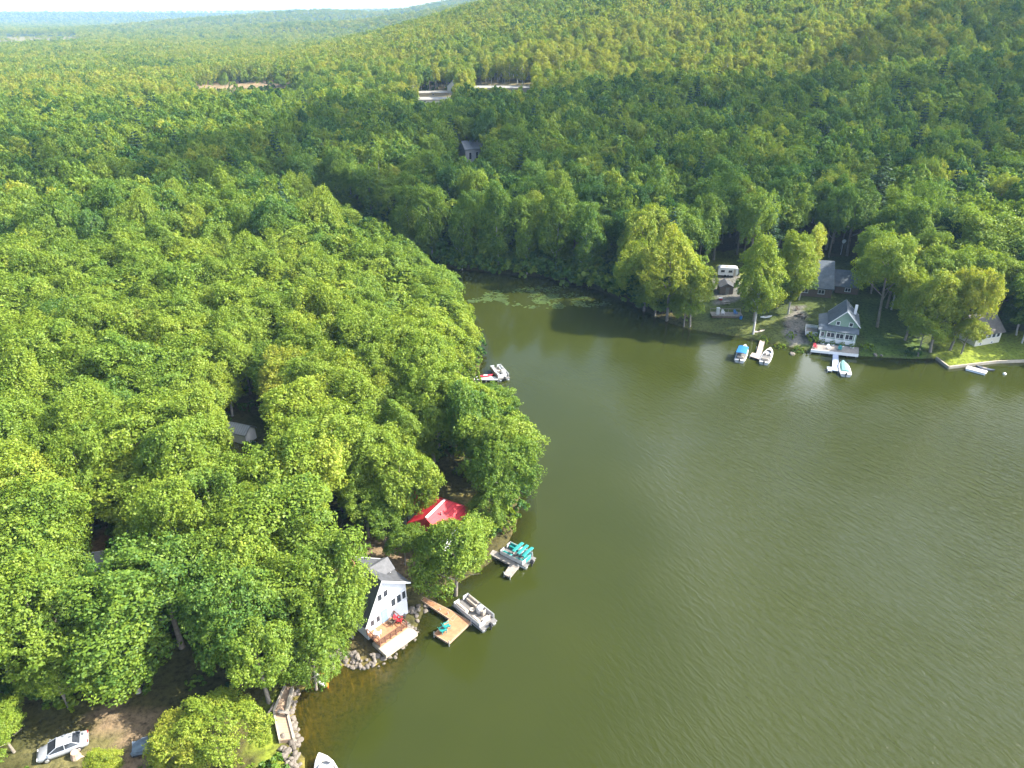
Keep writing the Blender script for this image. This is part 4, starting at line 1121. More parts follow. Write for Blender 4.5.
MB().loft([cab_ring(-1.62, 0.78, 0.76, 0.95, 0.985), cab_ring(-0.95, 0.81, 0.60, 0.94, 1.36), cab_ring(-0.3, 0.82, 0.63, 0.93, 1.42), cab_ring(0.35, 0.82, 0.61, 0.92, 1.38), cab_ring(1.25, 0.80, 0.74, 0.90, 0.93)]).build('glass_cabin', GLASS, CAR)
MB().loft([[(x, -wt, z_), (x, wt, z_), (x, wt * 0.93, z_ + 0.05), (x, -wt * 0.93, z_ + 0.05)] for x, wt, z_ in ((-1.02, 0.61, 1.345), (-0.3, 0.66, 1.415), (0.42, 0.63, 1.365))]).build('roof', SILVER, CAR, smooth=False)
for sy in (-1, 1):
    pl = MB()
    for (xa, za, wa), (xb, zb2, wb_) in (((-1.62, 0.97, 0.795), (-0.98, 1.36, 0.63)), ((1.25, 0.93, 0.80), (0.38, 1.38, 0.635)), ((-0.28, 0.95, 0.845), (-0.3, 1.41, 0.66))):
        pl.tube([(xa, sy * wa, za), (xb, sy * wb_, zb2)], 0.045, 5)
        pl.build('pillar', SILVER, CAR); pl = MB()
    MB().box((1.05, sy * 0.98, 0.98), (0.14, 0.16, 0.11)).build('mirror', SILVER, CAR)
    for xw in (-1.38, 1.38):
        wh = MB().loft([[(xw + math.cos(q * math.pi / 8) * r_, sy * y_, 0.32 + math.sin(q * math.pi / 8) * r_) for q in range(16)] for y_, r_ in ((0.72, 0.31), (0.76, 0.33), (0.90, 0.33), (0.93, 0.31))]).build('wheel', TYRE, CAR, smooth=False)
        MB().loft([[(xw + math.cos(q * math.pi / 8) * r_, sy * y_, 0.32 + math.sin(q * math.pi / 8) * r_) for q in range(16)] for y_, r_ in ((0.91, 0.21), (0.945, 0.19))]).build('rim', ALU, wh)
    MB().bevel_box((2.13, sy * 0.58, 0.62), (0.24, 0.30, 0.13), 0.03).build('headlight', LAMP_W, CAR)
    MB().bevel_box((-2.235, sy * 0.58, 0.78), (0.12, 0.34, 0.14), 0.03).build('tail_light', LAMP_R, CAR)

# ---- things around the dirt patch
A = atg(152, 748)
TP = thing('covered_trailer', 'low trailer under a crumpled blue-grey tarp beside the dirt patch', 'trailer', (A.x, A.y, gz(A.x, A.y)), rad(20))
rt = random.Random(4)
rings = []
for i in range(9):
    x = -1.7 + 3.4 * i / 8
    s_ = 1 - 0.25 * abs(i - 4) / 4
    rings.append([(x, -0.95 * s_, 0.35 + rt.uniform(-.05, .05)), (x + rt.uniform(-.1, .1), -0.9 * s_, 0.85 + rt.uniform(-.1, .1)), (x, -0.35, 1.05 * s_ + rt.uniform(-.1, .15)), (x, 0.3, 1.1 * s_ + rt.uniform(-.1, .15)), (x + rt.uniform(-.1, .1), 0.9 * s_, 0.85 + rt.uniform(-.1, .1)), (x, 0.95 * s_, 0.35 + rt.uniform(-.05, .05))])
MB().loft(rings).build('tarp', TARP, TP)
MB().box((0, 0, 0.42), (3.2, 1.7, 0.12)).box((2.2, 0, 0.40), (1.3, 0.1, 0.1)).build('chassis', BLACK, TP)
for sy in (-1, 1):
    MB().loft([[(0.1 + math.cos(q * math.pi / 7) * r_, sy * y_, 0.28 + math.sin(q * math.pi / 7) * r_) for q in range(14)] for y_, r_ in ((0.92, 0.28), (1.08, 0.28))]).build('wheel', TYRE, TP)
A = atg(146, 742)
cb = thing('cooler_box', 'small red cooler with white lid beside the tarp covered trailer', 'cooler', (A.x, A.y, gz(A.x, A.y)), rad(15))
MB().bevel_box((0, 0, 0.22), (0.75, 0.42, 0.44), 0.03).build('tub', REDP, cb); MB().bevel_box((0, 0, 0.485), (0.79, 0.46, 0.09), 0.03).build('lid', WHITE, cb)
A = atg(76, 757)
tb_ = MB(); tb_.tube([(0, 0, -0.2), (0, 0, 0.35), (0.05, 0, 0.75)], [0.55, 0.42, 0.36], 10); tb_.tube([(0.3, 0, 0.1), (0.8, 0.1, -0.1)], [0.18, 0.05], 6); tb_.tube([(-0.2, 0.3, 0.1), (-0.4, 0.8, -0.1)], [0.18, 0.05], 6)
tag(tb_.build('tree_stump', mat('raw_wood', (0.42, 0.30, 0.22), 0.9, 0.3, bump=0.4), None, (A.x, A.y, gz(A.x, A.y))), 'reddish brown tree stump right beside the silver car', 'stump')

# ---- shoreline walkway, bench, kerbs
WALK = [((285, 687), (292.5, 688)), ((280, 698), (289, 699)), ((274, 711), (287, 711)), ((276, 722), (290, 723)), ((280, 741), (294, 739))]
ptl = [at(*a_, 0.9) for a_, b_ in WALK]; ptr = [at(*b_, 0.9) for a_, b_ in WALK]
MB().slab([(p.x, p.y) for p in ptl] + [(p.x, p.y) for p in reversed(ptr)], -0.2, 0.98)
wk = MB()
for i in range(len(WALK) - 1):
    wk.slab([ptl[i].xy, ptr[i].xy, ptr[i + 1].xy, ptl[i + 1].xy], 0.30, 0.96)
tag(wk.build('path', TANWOOD), kind='structure')
def kerb_line(pts, name, material, z0, z1, wdt):
    k_ = MB()
    for i in range(len(pts) - 1):
        a_, b_ = pts[i], pts[i + 1]; d_ = (b_ - a_).xy.normalized(); n_ = Vector((-d_.y, d_.x)) * wdt / 2
        k_.slab([a_.xy - n_, b_.xy - n_, b_.xy + n_, a_.xy + n_], z0, z1 + 0.002 * i)
    return k_.build(name, material)
tag(kerb_line(ptl, 'kerb', CONC, 0.2, 1.14, 0.22), kind='structure'); tag(kerb_line(ptr, 'kerb', CONC, -0.3, 1.12, 0.26), kind='structure')
A, B = at(278, 713.5, 1.0), at(290, 715.5, 1.0)
bn = thing('plank_bench', 'grey plank bench set across the shoreline walkway', 'bench', ((A.x + B.x) / 2, (A.y + B.y) / 2, 0.96), yaw_of(A, B))
hl = (B - A).length / 2
MB().box((0, 0, 0.44), (hl * 2, 0.34, 0.06)).build('seat', GREYWOOD, bn)
for sx in (-1, 1):
    MB().box((sx * (hl - 0.2), 0, 0.205), (0.08, 0.3, 0.41)).build('leg', GREYWOOD, bn)
A, B = at(265, 712, 1.6), at(273, 698, 1.6)
fl = MB(); fl.tube([(A.x, A.y, gz(A.x, A.y) + .1), ((A.x + B.x) / 2 + 0.2, (A.y + B.y) / 2, gz(A.x, A.y) + .5), (B.x, B.y, gz(B.x, B.y) + .25)], [0.16, 0.13, 0.07], 7)
tag(fl.build('fallen_log', BARK), 'dark fallen log lying on the grass beside the walkway', 'log')

# ---- boulders
def boulder_mesh(seed):
    v, f = icosphere_np(2)
    r_ = np.random.default_rng(seed)
    a_ = r_.normal(size=(6, 3)); a_ = unit(a_)
    d = np.ones(len(v))
    for q in a_:
        d = np.minimum(d, r_.uniform(0.62, 0.9) / np.maximum(v @ q, 0.2))
    v = v * np.minimum(d, 1.0)[:, None] * np.array([1, 0.8, 0.62])
    me_ = bpy.data.meshes.new('boulder'); me_.from_pydata(v.tolist(), [], f); me_.materials.append(STONE); return me_
BM = [boulder_mesh(500 + i) for i in range(5)]
def boulder(p, s_, label, group, rng_):
    o = bpy.data.objects.new('boulder', rng_.choice(BM)); COL.objects.link(o)
    o.location = p; o.scale = (s_, s_, s_ * rng_.uniform(0.8, 1.2)); o.rotation_euler = (rng_.uniform(-.4, .4), rng_.uniform(-.4, .4), rng_.uniform(0, 6.3))
    return tag(o, label, 'boulder', group)
rg = random.Random(21)
def along(px_pts, n_, spread_, zlo, zhi, smin, smax, label, group):
    P_ = [at(*q, 0.2) for q in px_pts]
    for i in range(n_):
        t = (i + rg.uniform(0, 1)) / n_ * (len(P_) - 1); k_ = int(t); p = P_[k_].lerp(P_[k_ + 1], t - k_)
        x, y = p.x + rg.uniform(-spread_, spread_), p.y + rg.uniform(-spread_, spread_)
        g_ = gz(x, y)
        boulder((x, y, max(g_, -0.25) + rg.uniform(zlo, zhi)), rg.uniform(smin, smax), label, group, rg)
along([(341, 657), (350, 661), (365, 664), (384, 658), (397, 648), (408, 636), (416, 627)], 110, 0.8, -0.05, 0.2, 0.2, 0.45, 'pale rough boulder of the rock bank around the white lakeside house', 'boulders below the white house')
along([(297, 690), (292, 702), (290, 714), (293, 728), (296, 742)], 34, 0.35, -0.05, 0.2, 0.25, 0.5, 'grey boulder lining the water side of the shoreline walkway', 'boulders beside the walkway')
along([(288, 745), (292, 756), (296, 770), (300, 790)], 46, 0.85, 0.0, 0.35, 0.25, 0.5, 'weathered boulder in the heap where the walkway ends at the bottom edge', 'boulders at the end of the walkway')
along([(408, 620), (415, 612), (422, 606)], 20, 0.9, 0.0, 0.2, 0.25, 0.45, 'grey boulder between the white house and the brown dock', 'boulders by the brown dock')
along([(328, 668), (333, 662), (337, 652)], 8, 0.5, 0.1, 0.4, 0.45, 0.8, 'large pale slab of rock at the head of the golden cove', 'slabs in the cove')

# ---- kayaks
def kayak(name, label, loc, rz, ln, material, seat=BLACK, hw=0.34):
    o = thing(name, label, 'kayak', loc, rz)
    rings = []
    for i in range(13):
        u_ = -1 + 2 * i / 12
        w_ = hw * max(0.03, (1 - abs(u_) ** 2.2)); k_ = 0.14 * abs(u_) ** 3
        rings.append([(u_ * ln / 2, -w_ * 0.55, 0.0 + k_), (u_ * ln / 2, -w_, 0.20 + k_), (u_ * ln / 2, -w_ * 0.6, 0.30 + k_), (u_ * ln / 2, w_ * 0.6, 0.30 + k_), (u_ * ln / 2, w_, 0.20 + k_), (u_ * ln / 2, w_ * 0.55, 0.0 + k_)])
    MB().loft(rings).build('hull', material, o, smooth=False)
    ck = MB()
    for s_, z_ in ((1.0, 0.30), (1.0, 0.35), (0.82, 0.35), (0.82, 0.31)):
        pass
    ring = lambda s_, z_: [(math.cos(q * math.pi / 8) * 0.46 * s_ - 0.1, math.sin(q * math.pi / 8) * 0.23 * s_, z_) for q in range(16)]
    MB().loft([ring(1.0, 0.295), ring(1.0, 0.35), ring(0.85, 0.345), ring(0.8, 0.305)]).build('cockpit', seat, o)
    return o
A = at(324, 680, 0.15); kayak('kayak', 'orange kayak pulled up at the cove edge under the trees', (A.x, A.y, 0.12), rad(-58), 3.0, ORANGE)
A = at(319.5, 680.5, 0.25); kayak('kayak', 'white kayak lying beside the orange one at the cove', (A.x, A.y, 0.22), rad(-52), 2.8, WHITE)

# ---- docks
def dock(name, label, polys, ztop, material, post_px, group=None, th=0.14, edge=None):
    c = at(*polys[0][0], ztop)
    o = thing(name, label, 'dock', (c.x, c.y, 0))
    for i, poly in enumerate(polys):
        pts_ = [at(*q, ztop).xy for q in poly]
        dk = MB().slab(outline(o, pts_), ztop - th, ztop + 0.004 * i).build('deck', material, o)
        d_ = yaw_of(pts_[0], pts_[1])
        if edge:
            eb = MB()
            q = outline(o, pts_)
            for k_ in range(len(q)):
                a_, b_ = Vector(q[k_]), Vector(q[(k_ + 1) % len(q)]); dd = (b_ - a_).normalized(); n_ = Vector((-dd.y, dd.x)) * 0.05
                eb.slab([a_ - n_, b_ - n_, b_ + n_, a_ + n_], ztop - th - 0.1, ztop + 0.012 + 0.001 * k_)
            eb.build('edge_board', edge, dk)
    for q in post_px:
        p = at(*q, ztop)
        MB().tube([(p.x - c.x, p.y - c.y, -1.6), (p.x - c.x, p.y - c.y, ztop + 0.35)], 0.07, 8).build('post', ALU, o)
    return o
dock('dock', 'brown boarded T-shaped dock beside the white lakeside house', [[(421, 600), (424, 597), (458, 614), (453, 621)], [(434, 634), (449, 643), (471, 622), (456, 613)]], 0.55, CEDAR,
     [(434, 634), (449, 643), (471, 622), (440, 610), (448, 614)], edge=TANWOOD)
dock('dock', 'grey L-shaped dock beside the teal pontoon boat', [[(490, 554), (493, 550), (517, 561), (513, 566)], [(504, 574), (510, 577), (519, 566), (512, 562)]], 0.5, GREYWOOD, [(504, 574), (510, 577), (518, 567)], edge=GREYWOOD)
dock('dock', 'short white dock with a red kayak on it, by the wooded point', [[(474, 376), (474, 379.5), (498, 380), (498, 376.5)]], 0.5, mat('white_dock_boards', (0.42, 0.42, 0.41), 0.7, 0.12, stripes=6.0), [(498, 380), (498, 376.5), (486, 380)])
A = at(486, 375.6, 0.72); kayak('kayak', 'red kayak with white rim lying on the short white dock', (A.x, A.y, 0.52), rad(14), 3.0, REDP, WHITE, 0.42)
A = at(447, 628, 0.55); deck_chair('dock_chair', 'teal chair on the brown dock, the one nearer the boat', (A.x, A.y, 0.56), rad(118), TEALV, 'teal chairs on the dock')
A = at(443.5, 632, 0.55); deck_chair('dock_chair', 'teal chair on the brown dock, the one nearer the shore', (A.x, A.y, 0.56), rad(122), TEALV, 'teal chairs on the dock')

# ---- pontoon boats
def pontoon_boat(label, bow, stern, fence_m, seat_m, canopy=None, accent=None, wdt=2.5):
    c = (bow + stern) / 2; ln = (bow - stern).length
    o = thing('pontoon_boat', label, 'boat', (c.x, c.y, 0), yaw_of(stern, bow))
    hl, hw = ln / 2, wdt / 2
    for sy in (-1, 1):
        r0 = 0.30
        t_ = MB().tube([(-hl + 0.1, sy * (hw - 0.42), 0.14), (hl - 0.9, sy * (hw - 0.42), 0.14), (hl - 0.35, sy * (hw - 0.42), 0.22), (hl, sy * (hw - 0.42), 0.38)], [r0, r0, r0 * 0.8, 0.05], 12)
        t_.build('pontoon', ALU, o, smooth=True)
    MB().bevel_box((0, 0, 0.50), (ln, wdt, 0.14), 0.04).build('deck', CARPET, o)
    fz, fh = 0.93, 0.66
    for (cx, cy_, sx, sy_) in ((0.12, hw - 0.06, ln - 0.9, 0.06), (0.12, -hw + 0.06, ln - 0.9, 0.06), (hl - 0.36, hw * 0.62, 0.06, hw * 0.72), (hl - 0.36, -hw * 0.62, 0.06, hw * 0.72), (-hl + 0.58, hw * 0.6, 0.06, hw * 0.7)):
        fb = MB().box((cx, cy_, fz - 0.02), (sx, sy_, fh - 0.1)).build('side_panel', fence_m, o)
        MB().tube([(cx - sx / 2, cy_ - sy_ / 2, fz + fh / 2), (cx + sx / 2, cy_ + sy_ / 2, fz + fh / 2)] if sx > sy_ else [(cx, cy_ - sy_ / 2, fz + fh / 2), (cx, cy_ + sy_ / 2, fz + fh / 2)], 0.035, 6).build('top_rail', ALU, fb)
        if accent and sx > 1:
            MB().box((cx, cy_ + (0.045 if cy_ > 0 else -0.045), fz), (sx * 0.92, 0.02, 0.16)).build('stripe', accent, fb)
    def bench(name, x, y, lx, ly, back):
        b_ = MB().bevel_box((x, y, 0.79), (lx, ly, 0.42), 0.06).build(name, seat_m, o)
        if back == 'y': MB().bevel_box((x, y + (ly / 2 - 0.1) * (1 if y > 0 else -1), 1.12), (lx, 0.2, 0.34), 0.06).build('backrest', seat_m, b_)
        if back == 'x': MB().bevel_box((x - lx / 2 + 0.1 if x < 0 else x + lx / 2 - 0.1, y, 1.12), (0.2, ly, 0.34), 0.06).build('backrest', seat_m, b_)
    bench('bench_seat', hl * 0.46, hw - 0.42, ln * 0.32, 0.58, 'y'); bench('bench_seat', hl * 0.46, -hw + 0.42, ln * 0.32, 0.58, 'y')
    bench('bench_seat', -hl * 0.45, hw - 0.42, ln * 0.26, 0.58, 'y'); bench('bench_seat', -hl * 0.66, -0.1, 0.6, wdt * 0.5, 'x')
    cn = MB().bevel_box((-hl * 0.12, -hw * 0.48, 1.02), (0.62, 0.8, 0.9), 0.08).build('console', GEL, o)
    MB().box((-hl * 0.12 + 0.22, -hw * 0.48, 1.56), (0.04, 0.66, 0.26)).build('windscreen', GLASS, cn)
    wl = MB(); ring_ = [(-hl * 0.12 - 0.38 + 0.06 * math.sin(q * math.pi / 6), -hw * 0.48 + 0.19 * math.cos(q * math.pi / 6), 1.28 + 0.19 * math.sin(q * math.pi / 6)) for q in range(13)]
    wl.tube(ring_, 0.022, 5).build('steering_wheel', BLACK, cn)
    cs_ = MB().bevel_box((-hl * 0.34, -hw * 0.48, 0.84), (0.5, 0.55, 0.5), 0.06).build('captain_seat', seat_m, o)
    MB().bevel_box((-hl * 0.34 - 0.22, -hw * 0.48, 1.28), (0.12, 0.5, 0.5), 0.05).build('backrest', seat_m, cs_)
    MB().tube([(hl * 0.1, 0.1, 0.57), (hl * 0.1, 0.1, 0.95), (hl * 0.1, 0.1, 0.97), (hl * 0.1, 0.1, 1.0)], [0.05, 0.05, 0.34, 0.34], 12).build('table', BEIGE, o)
    mo = MB().loft([[(-hl - 0.15 + a_, b_ , z_) for a_, b_ in ((-0.28, -0.15), (0.2, -0.17), (0.2, 0.17), (-0.28, 0.15))] for z_ in (0.62, 1.0)]); mo.loft([[(-hl - 0.15 + a_, b_, z_) for a_, b_ in ((-0.2, -0.1), (0.14, -0.11), (0.14, 0.11), (-0.2, 0.1))] for z_ in (1.0, 1.14)])
    mo.box((-hl - 0.13, 0, 0.15), (0.16, 0.14, 0.94)).build('outboard_motor', BLACK, o)
    if canopy:
        fr = MB()
        for x in (-hl * 0.05, -hl * 0.40, -hl * 0.75):
            fr.tube([(x, -hw + 0.1, 1.28), (x - 0.05, -hw + 0.15, 2.1), (x - 0.05, hw - 0.15, 2.1), (x, hw - 0.1, 1.28)], 0.03, 6)
        fr.build('canopy_frame', ALU, o)
        cps = MB()
        for k_ in range(3):
            x = -hl * (0.05 + 0.35 * k_)
            cps.loft([[(x + dx_, y_, 2.12 + 0.10 * (1 - (y_ / hw) ** 2) + dz_) for dx_, dz_ in ((-0.26, -0.02), (0.20, -0.02), (0.16, 0.10), (-0.2, 0.12))] for y_ in np.linspace(-hw + 0.12, hw - 0.12, 7)])
            cps.build('canopy', canopy, o); cps = MB()
    return o
pontoon_boat('white pontoon boat with beige seats moored at the brown dock', at(459.5, 600.5, 0.5), at(490, 626, 0.5), GEL, BEIGE)
pontoon_boat('pontoon boat with teal canopy and teal seats at the grey dock', at(503.5, 549, 0.5), at(531, 563, 0.5), GEL, TEALV, TEAL)
pontoon_boat('white and red pontoon boat at the short white dock by the wooded point', at(495, 367.5, 0.5), at(504.5, 379, 0.5), GEL, WHITE, None, REDP)

# ---- motor boats
def motor_boat(label, bow, stern, wdt, bimini=None, cover=None, inner=BEIGE):
    c = (bow + stern) / 2; ln = (bow - stern).length; hl, hw = ln / 2, wdt / 2
    o = thing('motor_boat', label, 'boat', (c.x, c.y, 0), yaw_of(stern, bow))
    st = [(-1.0, 0.92, 0.62, 0.0), (-0.6, 1.0, 0.64, -0.05), (-0.1, 1.0, 0.68, -0.05), (0.35, 0.88, 0.74, 0.0), (0.7, 0.58, 0.80, 0.12), (0.9, 0.27, 0.85, 0.32), (1.0, 0.04, 0.88, 0.6)]
    MB().loft([[(u_ * hl, 0, zk - 0.18), (u_ * hl, -w_ * hw * 0.8, zk + 0.05), (u_ * hl, -w_ * hw, zs), (u_ * hl, -w_ * hw * 0.86, zs + 0.06), (u_ * hl, w_ * hw * 0.86, zs + 0.06), (u_ * hl, w_ * hw, zs), (u_ * hl, w_ * hw * 0.8, zk + 0.05)] for u_, w_, zs, zk in st]).build('hull', GEL, o)
    if cover:
        MB().loft([[(u_ * hl, -w_ * hw * 0.8, zs + 0.07), (u_ * hl, -w_ * hw * 0.5, zs + 0.20 + 0.16 * (1 - abs(u_))), (u_ * hl, 0, zs + 0.24 + 0.24 * (1 - abs(u_))), (u_ * hl, w_ * hw * 0.5, zs + 0.20 + 0.16 * (1 - abs(u_))), (u_ * hl, w_ * hw * 0.8, zs + 0.07)] for u_, w_, zs, zk in st[1:6]]).build('cover', cover, o)
    else:
        # open cockpit: dark sole, coaming, seats, windscreen
        ring = lambda z_, s_: [(x * hl, y * hw * s_, z_) for x, y in ((-0.86, -0.80), (0.1, -0.82), (0.34, -0.66), (0.34, 0.66), (0.1, 0.82), (-0.86, 0.80))]
        MB().loft([ring(0.72, 1.0), ring(0.765, 1.0)]).build('cockpit', CARPET, o)
        for x, y in ((-0.05, 0.4), (-0.05, -0.4)):
            s_ = MB().bevel_box((x * hl, y * hw, 0.88), (0.5, 0.5, 0.24), 0.05).build('seat', inner, o); MB().bevel_box((x * hl - 0.24, y * hw, 1.1), (0.12, 0.5, 0.42), 0.04).build('backrest', inner, s_)
        s_ = MB().bevel_box((-0.68 * hl, 0, 0.88), (0.5, hw * 1.2, 0.24), 0.05).build('seat', inner, o); MB().bevel_box((-0.8 * hl, 0, 1.08), (0.14, hw * 1.2, 0.34), 0.04).build('backrest', inner, s_)
        ws = MB()
        q = [(0.30 * hl, -hw * 0.62), (0.48 * hl, -hw * 0.3), (0.52 * hl, 0), (0.48 * hl, hw * 0.3), (0.30 * hl, hw * 0.62)]
        for i in range(4):
            (x0_, y0_), (x1_, y1_) = q[i], q[i + 1]
            ws.loft([[(x0_, y0_, 0.76), (x1_, y1_, 0.76), (x1_ - 0.02, y1_, 0.76), (x0_ - 0.02, y0_, 0.76)], [(x0_ - 0.25, y0_ * 0.95, 1.16), (x1_ - 0.25, y1_ * 0.95, 1.16), (x1_ - 0.28, y1_ * 0.95, 1.16), (x0_ - 0.28, y0_ * 0.95, 1.16)]])
        ws.build('windscreen', GLASS, o)
        br_ = MB().loft([[(x * hl, y * hw, z_) for x, y in ((0.52, -0.42), (0.78, -0.22), (0.84, 0), (0.78, 0.22), (0.52, 0.42))] for z_ in (0.80, 0.915)]).build('bow_cushion', inner, o)
    mo = MB().bevel_box((-hl - 0.18, 0, 0.86), (0.42, 0.32, 0.5), 0.06); mo.box((-hl - 0.14, 0, 0.2), (0.15, 0.12, 0.86)); mo.build('outboard_motor', BLACK, o)
    if bimini:
        fr = MB()
        for x in (-0.72, 0.08):
            fr.tube([(x * hl * 0.5 - 0.3, -hw * 0.95, 0.72), (x * hl, -hw * 0.85, 1.9), (x * hl, hw * 0.85, 1.9), (x * hl * 0.5 - 0.3, hw * 0.95, 0.72)], 0.03, 6)
        fr.build('canopy_frame', ALU, o)
        MB().loft([[(x * hl, y_ * hw, 1.92 + 0.16 * (1 - y_ * y_) + dz_ - 0.03 * abs(x + 0.3)) for y_ in (-0.9, -0.6, -0.2, 0.2, 0.6, 0.9) for dz_ in (0.0,)] + [(x * hl, y_ * hw, 1.97 + 0.16 * (1 - y_ * y_)) for y_ in (0.9, 0.6, 0.2, -0.2, -0.6, -0.9)] for x in (-0.78, -0.35, 0.12)]).build('canopy', bimini, o)
    return o
motor_boat('white motor boat entering from the bottom edge beside the boulder heap', at(319, 753.5, 0.8), at(333.5, 790, 0.8), 2.3)

# ================================================================== far bank
# ---- green gabled cottage: local x along the front, -y faces the lake
A, B = at(818, 341, 1.0), at(854.5, 346, 1.0)
GC = thing('gabled_cottage', 'sage green gabled cottage with white trim and porch facing the lake', 'cottage', (A.x, A.y, gz(A.x, A.y) + 0.1), yaw_of(A, B))
LG = (B - A).length; DG = 8.5
gw = MB().box((LG / 2, DG / 2 - 0.2, 1.6), (LG, DG - 0.4, 3.6)).build('wall', SAGE, GC)
# upper storey
x0_, x1_ = LG * 0.24, LG * 1.0
up = MB().loft([[(px, yy, pz) for px, pz in ((x0_, 3.3), (x1_, 3.3), (x1_, 4.6), ((x0_ + x1_) / 2, 7.6), (x0_, 4.6))] for yy in (1.3, DG)]).build('upper_storey', SAGE, GC)
ro = gable_roof(GC, x0_, x1_, 1.3, DG, 4.6, 7.6, SLATE, over=0.45, trim=WHITE)
ch = MB().box((x1_ - 0.9, DG * 0.62, 6.9), (0.55, 0.55, 2.2)).build('chimney', WHITE, ro)
# porch roof wrapping front and one side
pr = MB().loft([[(-0.5, -0.6, 3.05), (LG + 0.3, -0.6, 3.05), (LG + 0.3, -0.6, 3.2), (-0.5, -0.6, 3.2)], [(-0.5, 1.29, 3.75), (LG + 0.3, 1.29, 3.75), (LG + 0.3, 1.29, 3.9), (-0.5, 1.29, 3.9)]])
pr.loft([[(-0.5, 1.30, 3.42), (x0_ - 0.02, 1.30, 4.2), (x0_ - 0.02, 1.30, 4.35), (-0.5, 1.30, 3.57)], [(-0.5, DG, 3.42), (x0_ - 0.02, DG, 4.2), (x0_ - 0.02, DG, 4.35), (-0.5, DG, 3.57)]])
pr.build('porch_roof', SLATE, GC)
for u_ in (0.30, 0.55, 0.80):
    window(GC, (u_ * LG, 0 - 0.0, 2.0), (0, -1), 1.7, 1.25, 2)
window(GC, (0.08 * LG, 0, 2.0), (0, -1), 0.8, 1.2)
for u_ in (0.45, 0.80):
    window(GC, (u_ * LG, 1.3, 4.55), (0, -1), 0.85, 1.0)
for u_ in (0.0, 0.18, 0.43, 0.675, 0.94):
    MB().box((u_ * LG + 0.08, -0.32, 1.6), (0.16, 0.16, 2.9)).build('porch_post', WHITE, GC)
MB().box((LG * 0.5, -0.12, 0.7), (LG * 0.98, 0.10, 0.95)).build('skirting', WHITE, GC)
# side deck with white rail
sd2 = MB().box((-1.6, 3.2, 0.75), (2.8, 4.6, 0.16)).build('side_deck', GREYWOOD, GC)
rl = MB()
for (cx, cy_, sx, sy_) in ((-2.95, 3.2, 0.08, 4.6), (-1.6, 0.95, 2.7, 0.08), (-1.6, 5.45, 2.7, 0.08)):
    rl.box((cx, cy_, 1.72), (sx, sy_, 0.1)).box((cx, cy_, 1.0), (sx, sy_, 0.08)).box((cx, cy_, 1.35), (sx * 0.999, sy_ * 0.999, 0.34))
rl.build('railing', WHITE, sd2)

# waterfront deck of the green cottage
pts_ = [at(811, 349.5, 1.0), at(858.5, 354.5, 1.0), at(859, 347.5, 1.0), at(814, 343.5, 1.0)]
FD = thing('waterfront_deck', 'grey boarded deck with white edge between the green cottage and the lake', 'deck', (pts_[0].x, pts_[0].y, 0), yaw_of(pts_[0], pts_[1]))
q = outline(FD, [p.xy for p in pts_])
MB().slab(q, 0.86, 1.02).build('boards', GREYWOOD, FD)
lf = (pts_[1] - pts_[0]).length
MB().box((lf / 2, -0.06, 0.74), (lf, 0.10, 0.62)).build('edge_board', WHITE, FD)
for k_ in range(6):
    MB().box((0.3 + k_ * (lf - 0.6) / 5, 0.25, 0.0), (0.18, 0.18, 1.7)).build('post', GREYWOOD, FD)
fdp = lambda u_, v_, z_=1.03: (Matrix.Translation(FD.location) @ Matrix.Rotation(FD.rotation_euler.z, 4, 'Z')) @ Vector((u_, v_, z_))
deck_chair('deck_chair', 'red chair at the end of the waterfront deck', fdp(0.9, 1.0), FD.rotation_euler.z + 0.2, REDP, 'chairs on the waterfront deck')
deck_chair('deck_chair', 'teal chair near the middle of the waterfront deck', fdp(lf * 0.62, 1.3), FD.rotation_euler.z - 0.2, TEALV, 'chairs on the waterfront deck')
deck_chair('deck_chair', 'white chair on the waterfront deck before the cottage steps', fdp(lf * 0.38, 1.3), FD.rotation_euler.z + 0.1, WHITE, 'chairs on the waterfront deck')
def flower_tub(label, p, s_, group):
    o = thing('flower_tub', label, 'planter', p, 0, group)
    MB().tube([(0, 0, 0), (0, 0, 0.4), (0, 0, 0.42)], [0.26 * s_, 0.36 * s_, 0.30 * s_], 10).build('tub', WHITE, o)
    c = bpy.data.objects.new('foliage', bush[0]); COL.objects.link(c); c.parent = o; c.location = (0, 0, 0.42); c.scale = (0.36 * s_,) * 3; c['tint'] = 0.6
gcp = lambda u_, v_, z_=0.0: (Matrix.Translation(GC.location) @ Matrix.Rotation(GC.rotation_euler.z, 4, 'Z')) @ Vector((u_, v_, z_))
for u_, lb in ((0.12, 'white flower tub at the porch corner of the green cottage'), (0.40, 'white flower tub under the middle porch window'), (0.66, 'white flower tub below the third porch window'), (0.93, 'white flower tub at the far porch corner beside the lawn')):
    p = gcp(u_ * LG, -1.2); p.z = gz(p.x, p.y); flower_tub(lb, p, 1.2, 'flower tubs before the porch')
def bush_thing(label, px, py, s_, tint_, group=None):
    p = at(px, py, 1.0)
    o = thing('bush', label, 'bush', (p.x, p.y, gz(p.x, p.y)), random.uniform(0, 6), group)
    c = bpy.data.objects.new('foliage', bush[1]); COL.objects.link(c); c.parent = o; c.scale = (s_, s_, s_); c['tint'] = tint_
    MB().tube([(0, 0, -0.1), (0, 0, 0.5 * s_)], [0.06, 0.03], 5).build('stem', BARK, o)
bush_thing('round yellow-green bush below the side deck of the green cottage', 813, 340, 1.1, 0.75)
bush_thing('green bush at the water between the small dock and the patio', 780, 343, 0.9, 0.6)
bush_thing('low green bush on the bank left of the waterfront deck', 800, 347, 0.9, 0.5)
bush_thing('low green bush at the waterline under the slim pale tree', 766, 338, 0.8, 0.62)
bush_thing('green bush between the flower tubs and the tall pale tree', 866, 349, 1.0, 0.55)
bush_thing('small bush by the patio stones', 792, 337, 0.7, 0.6)

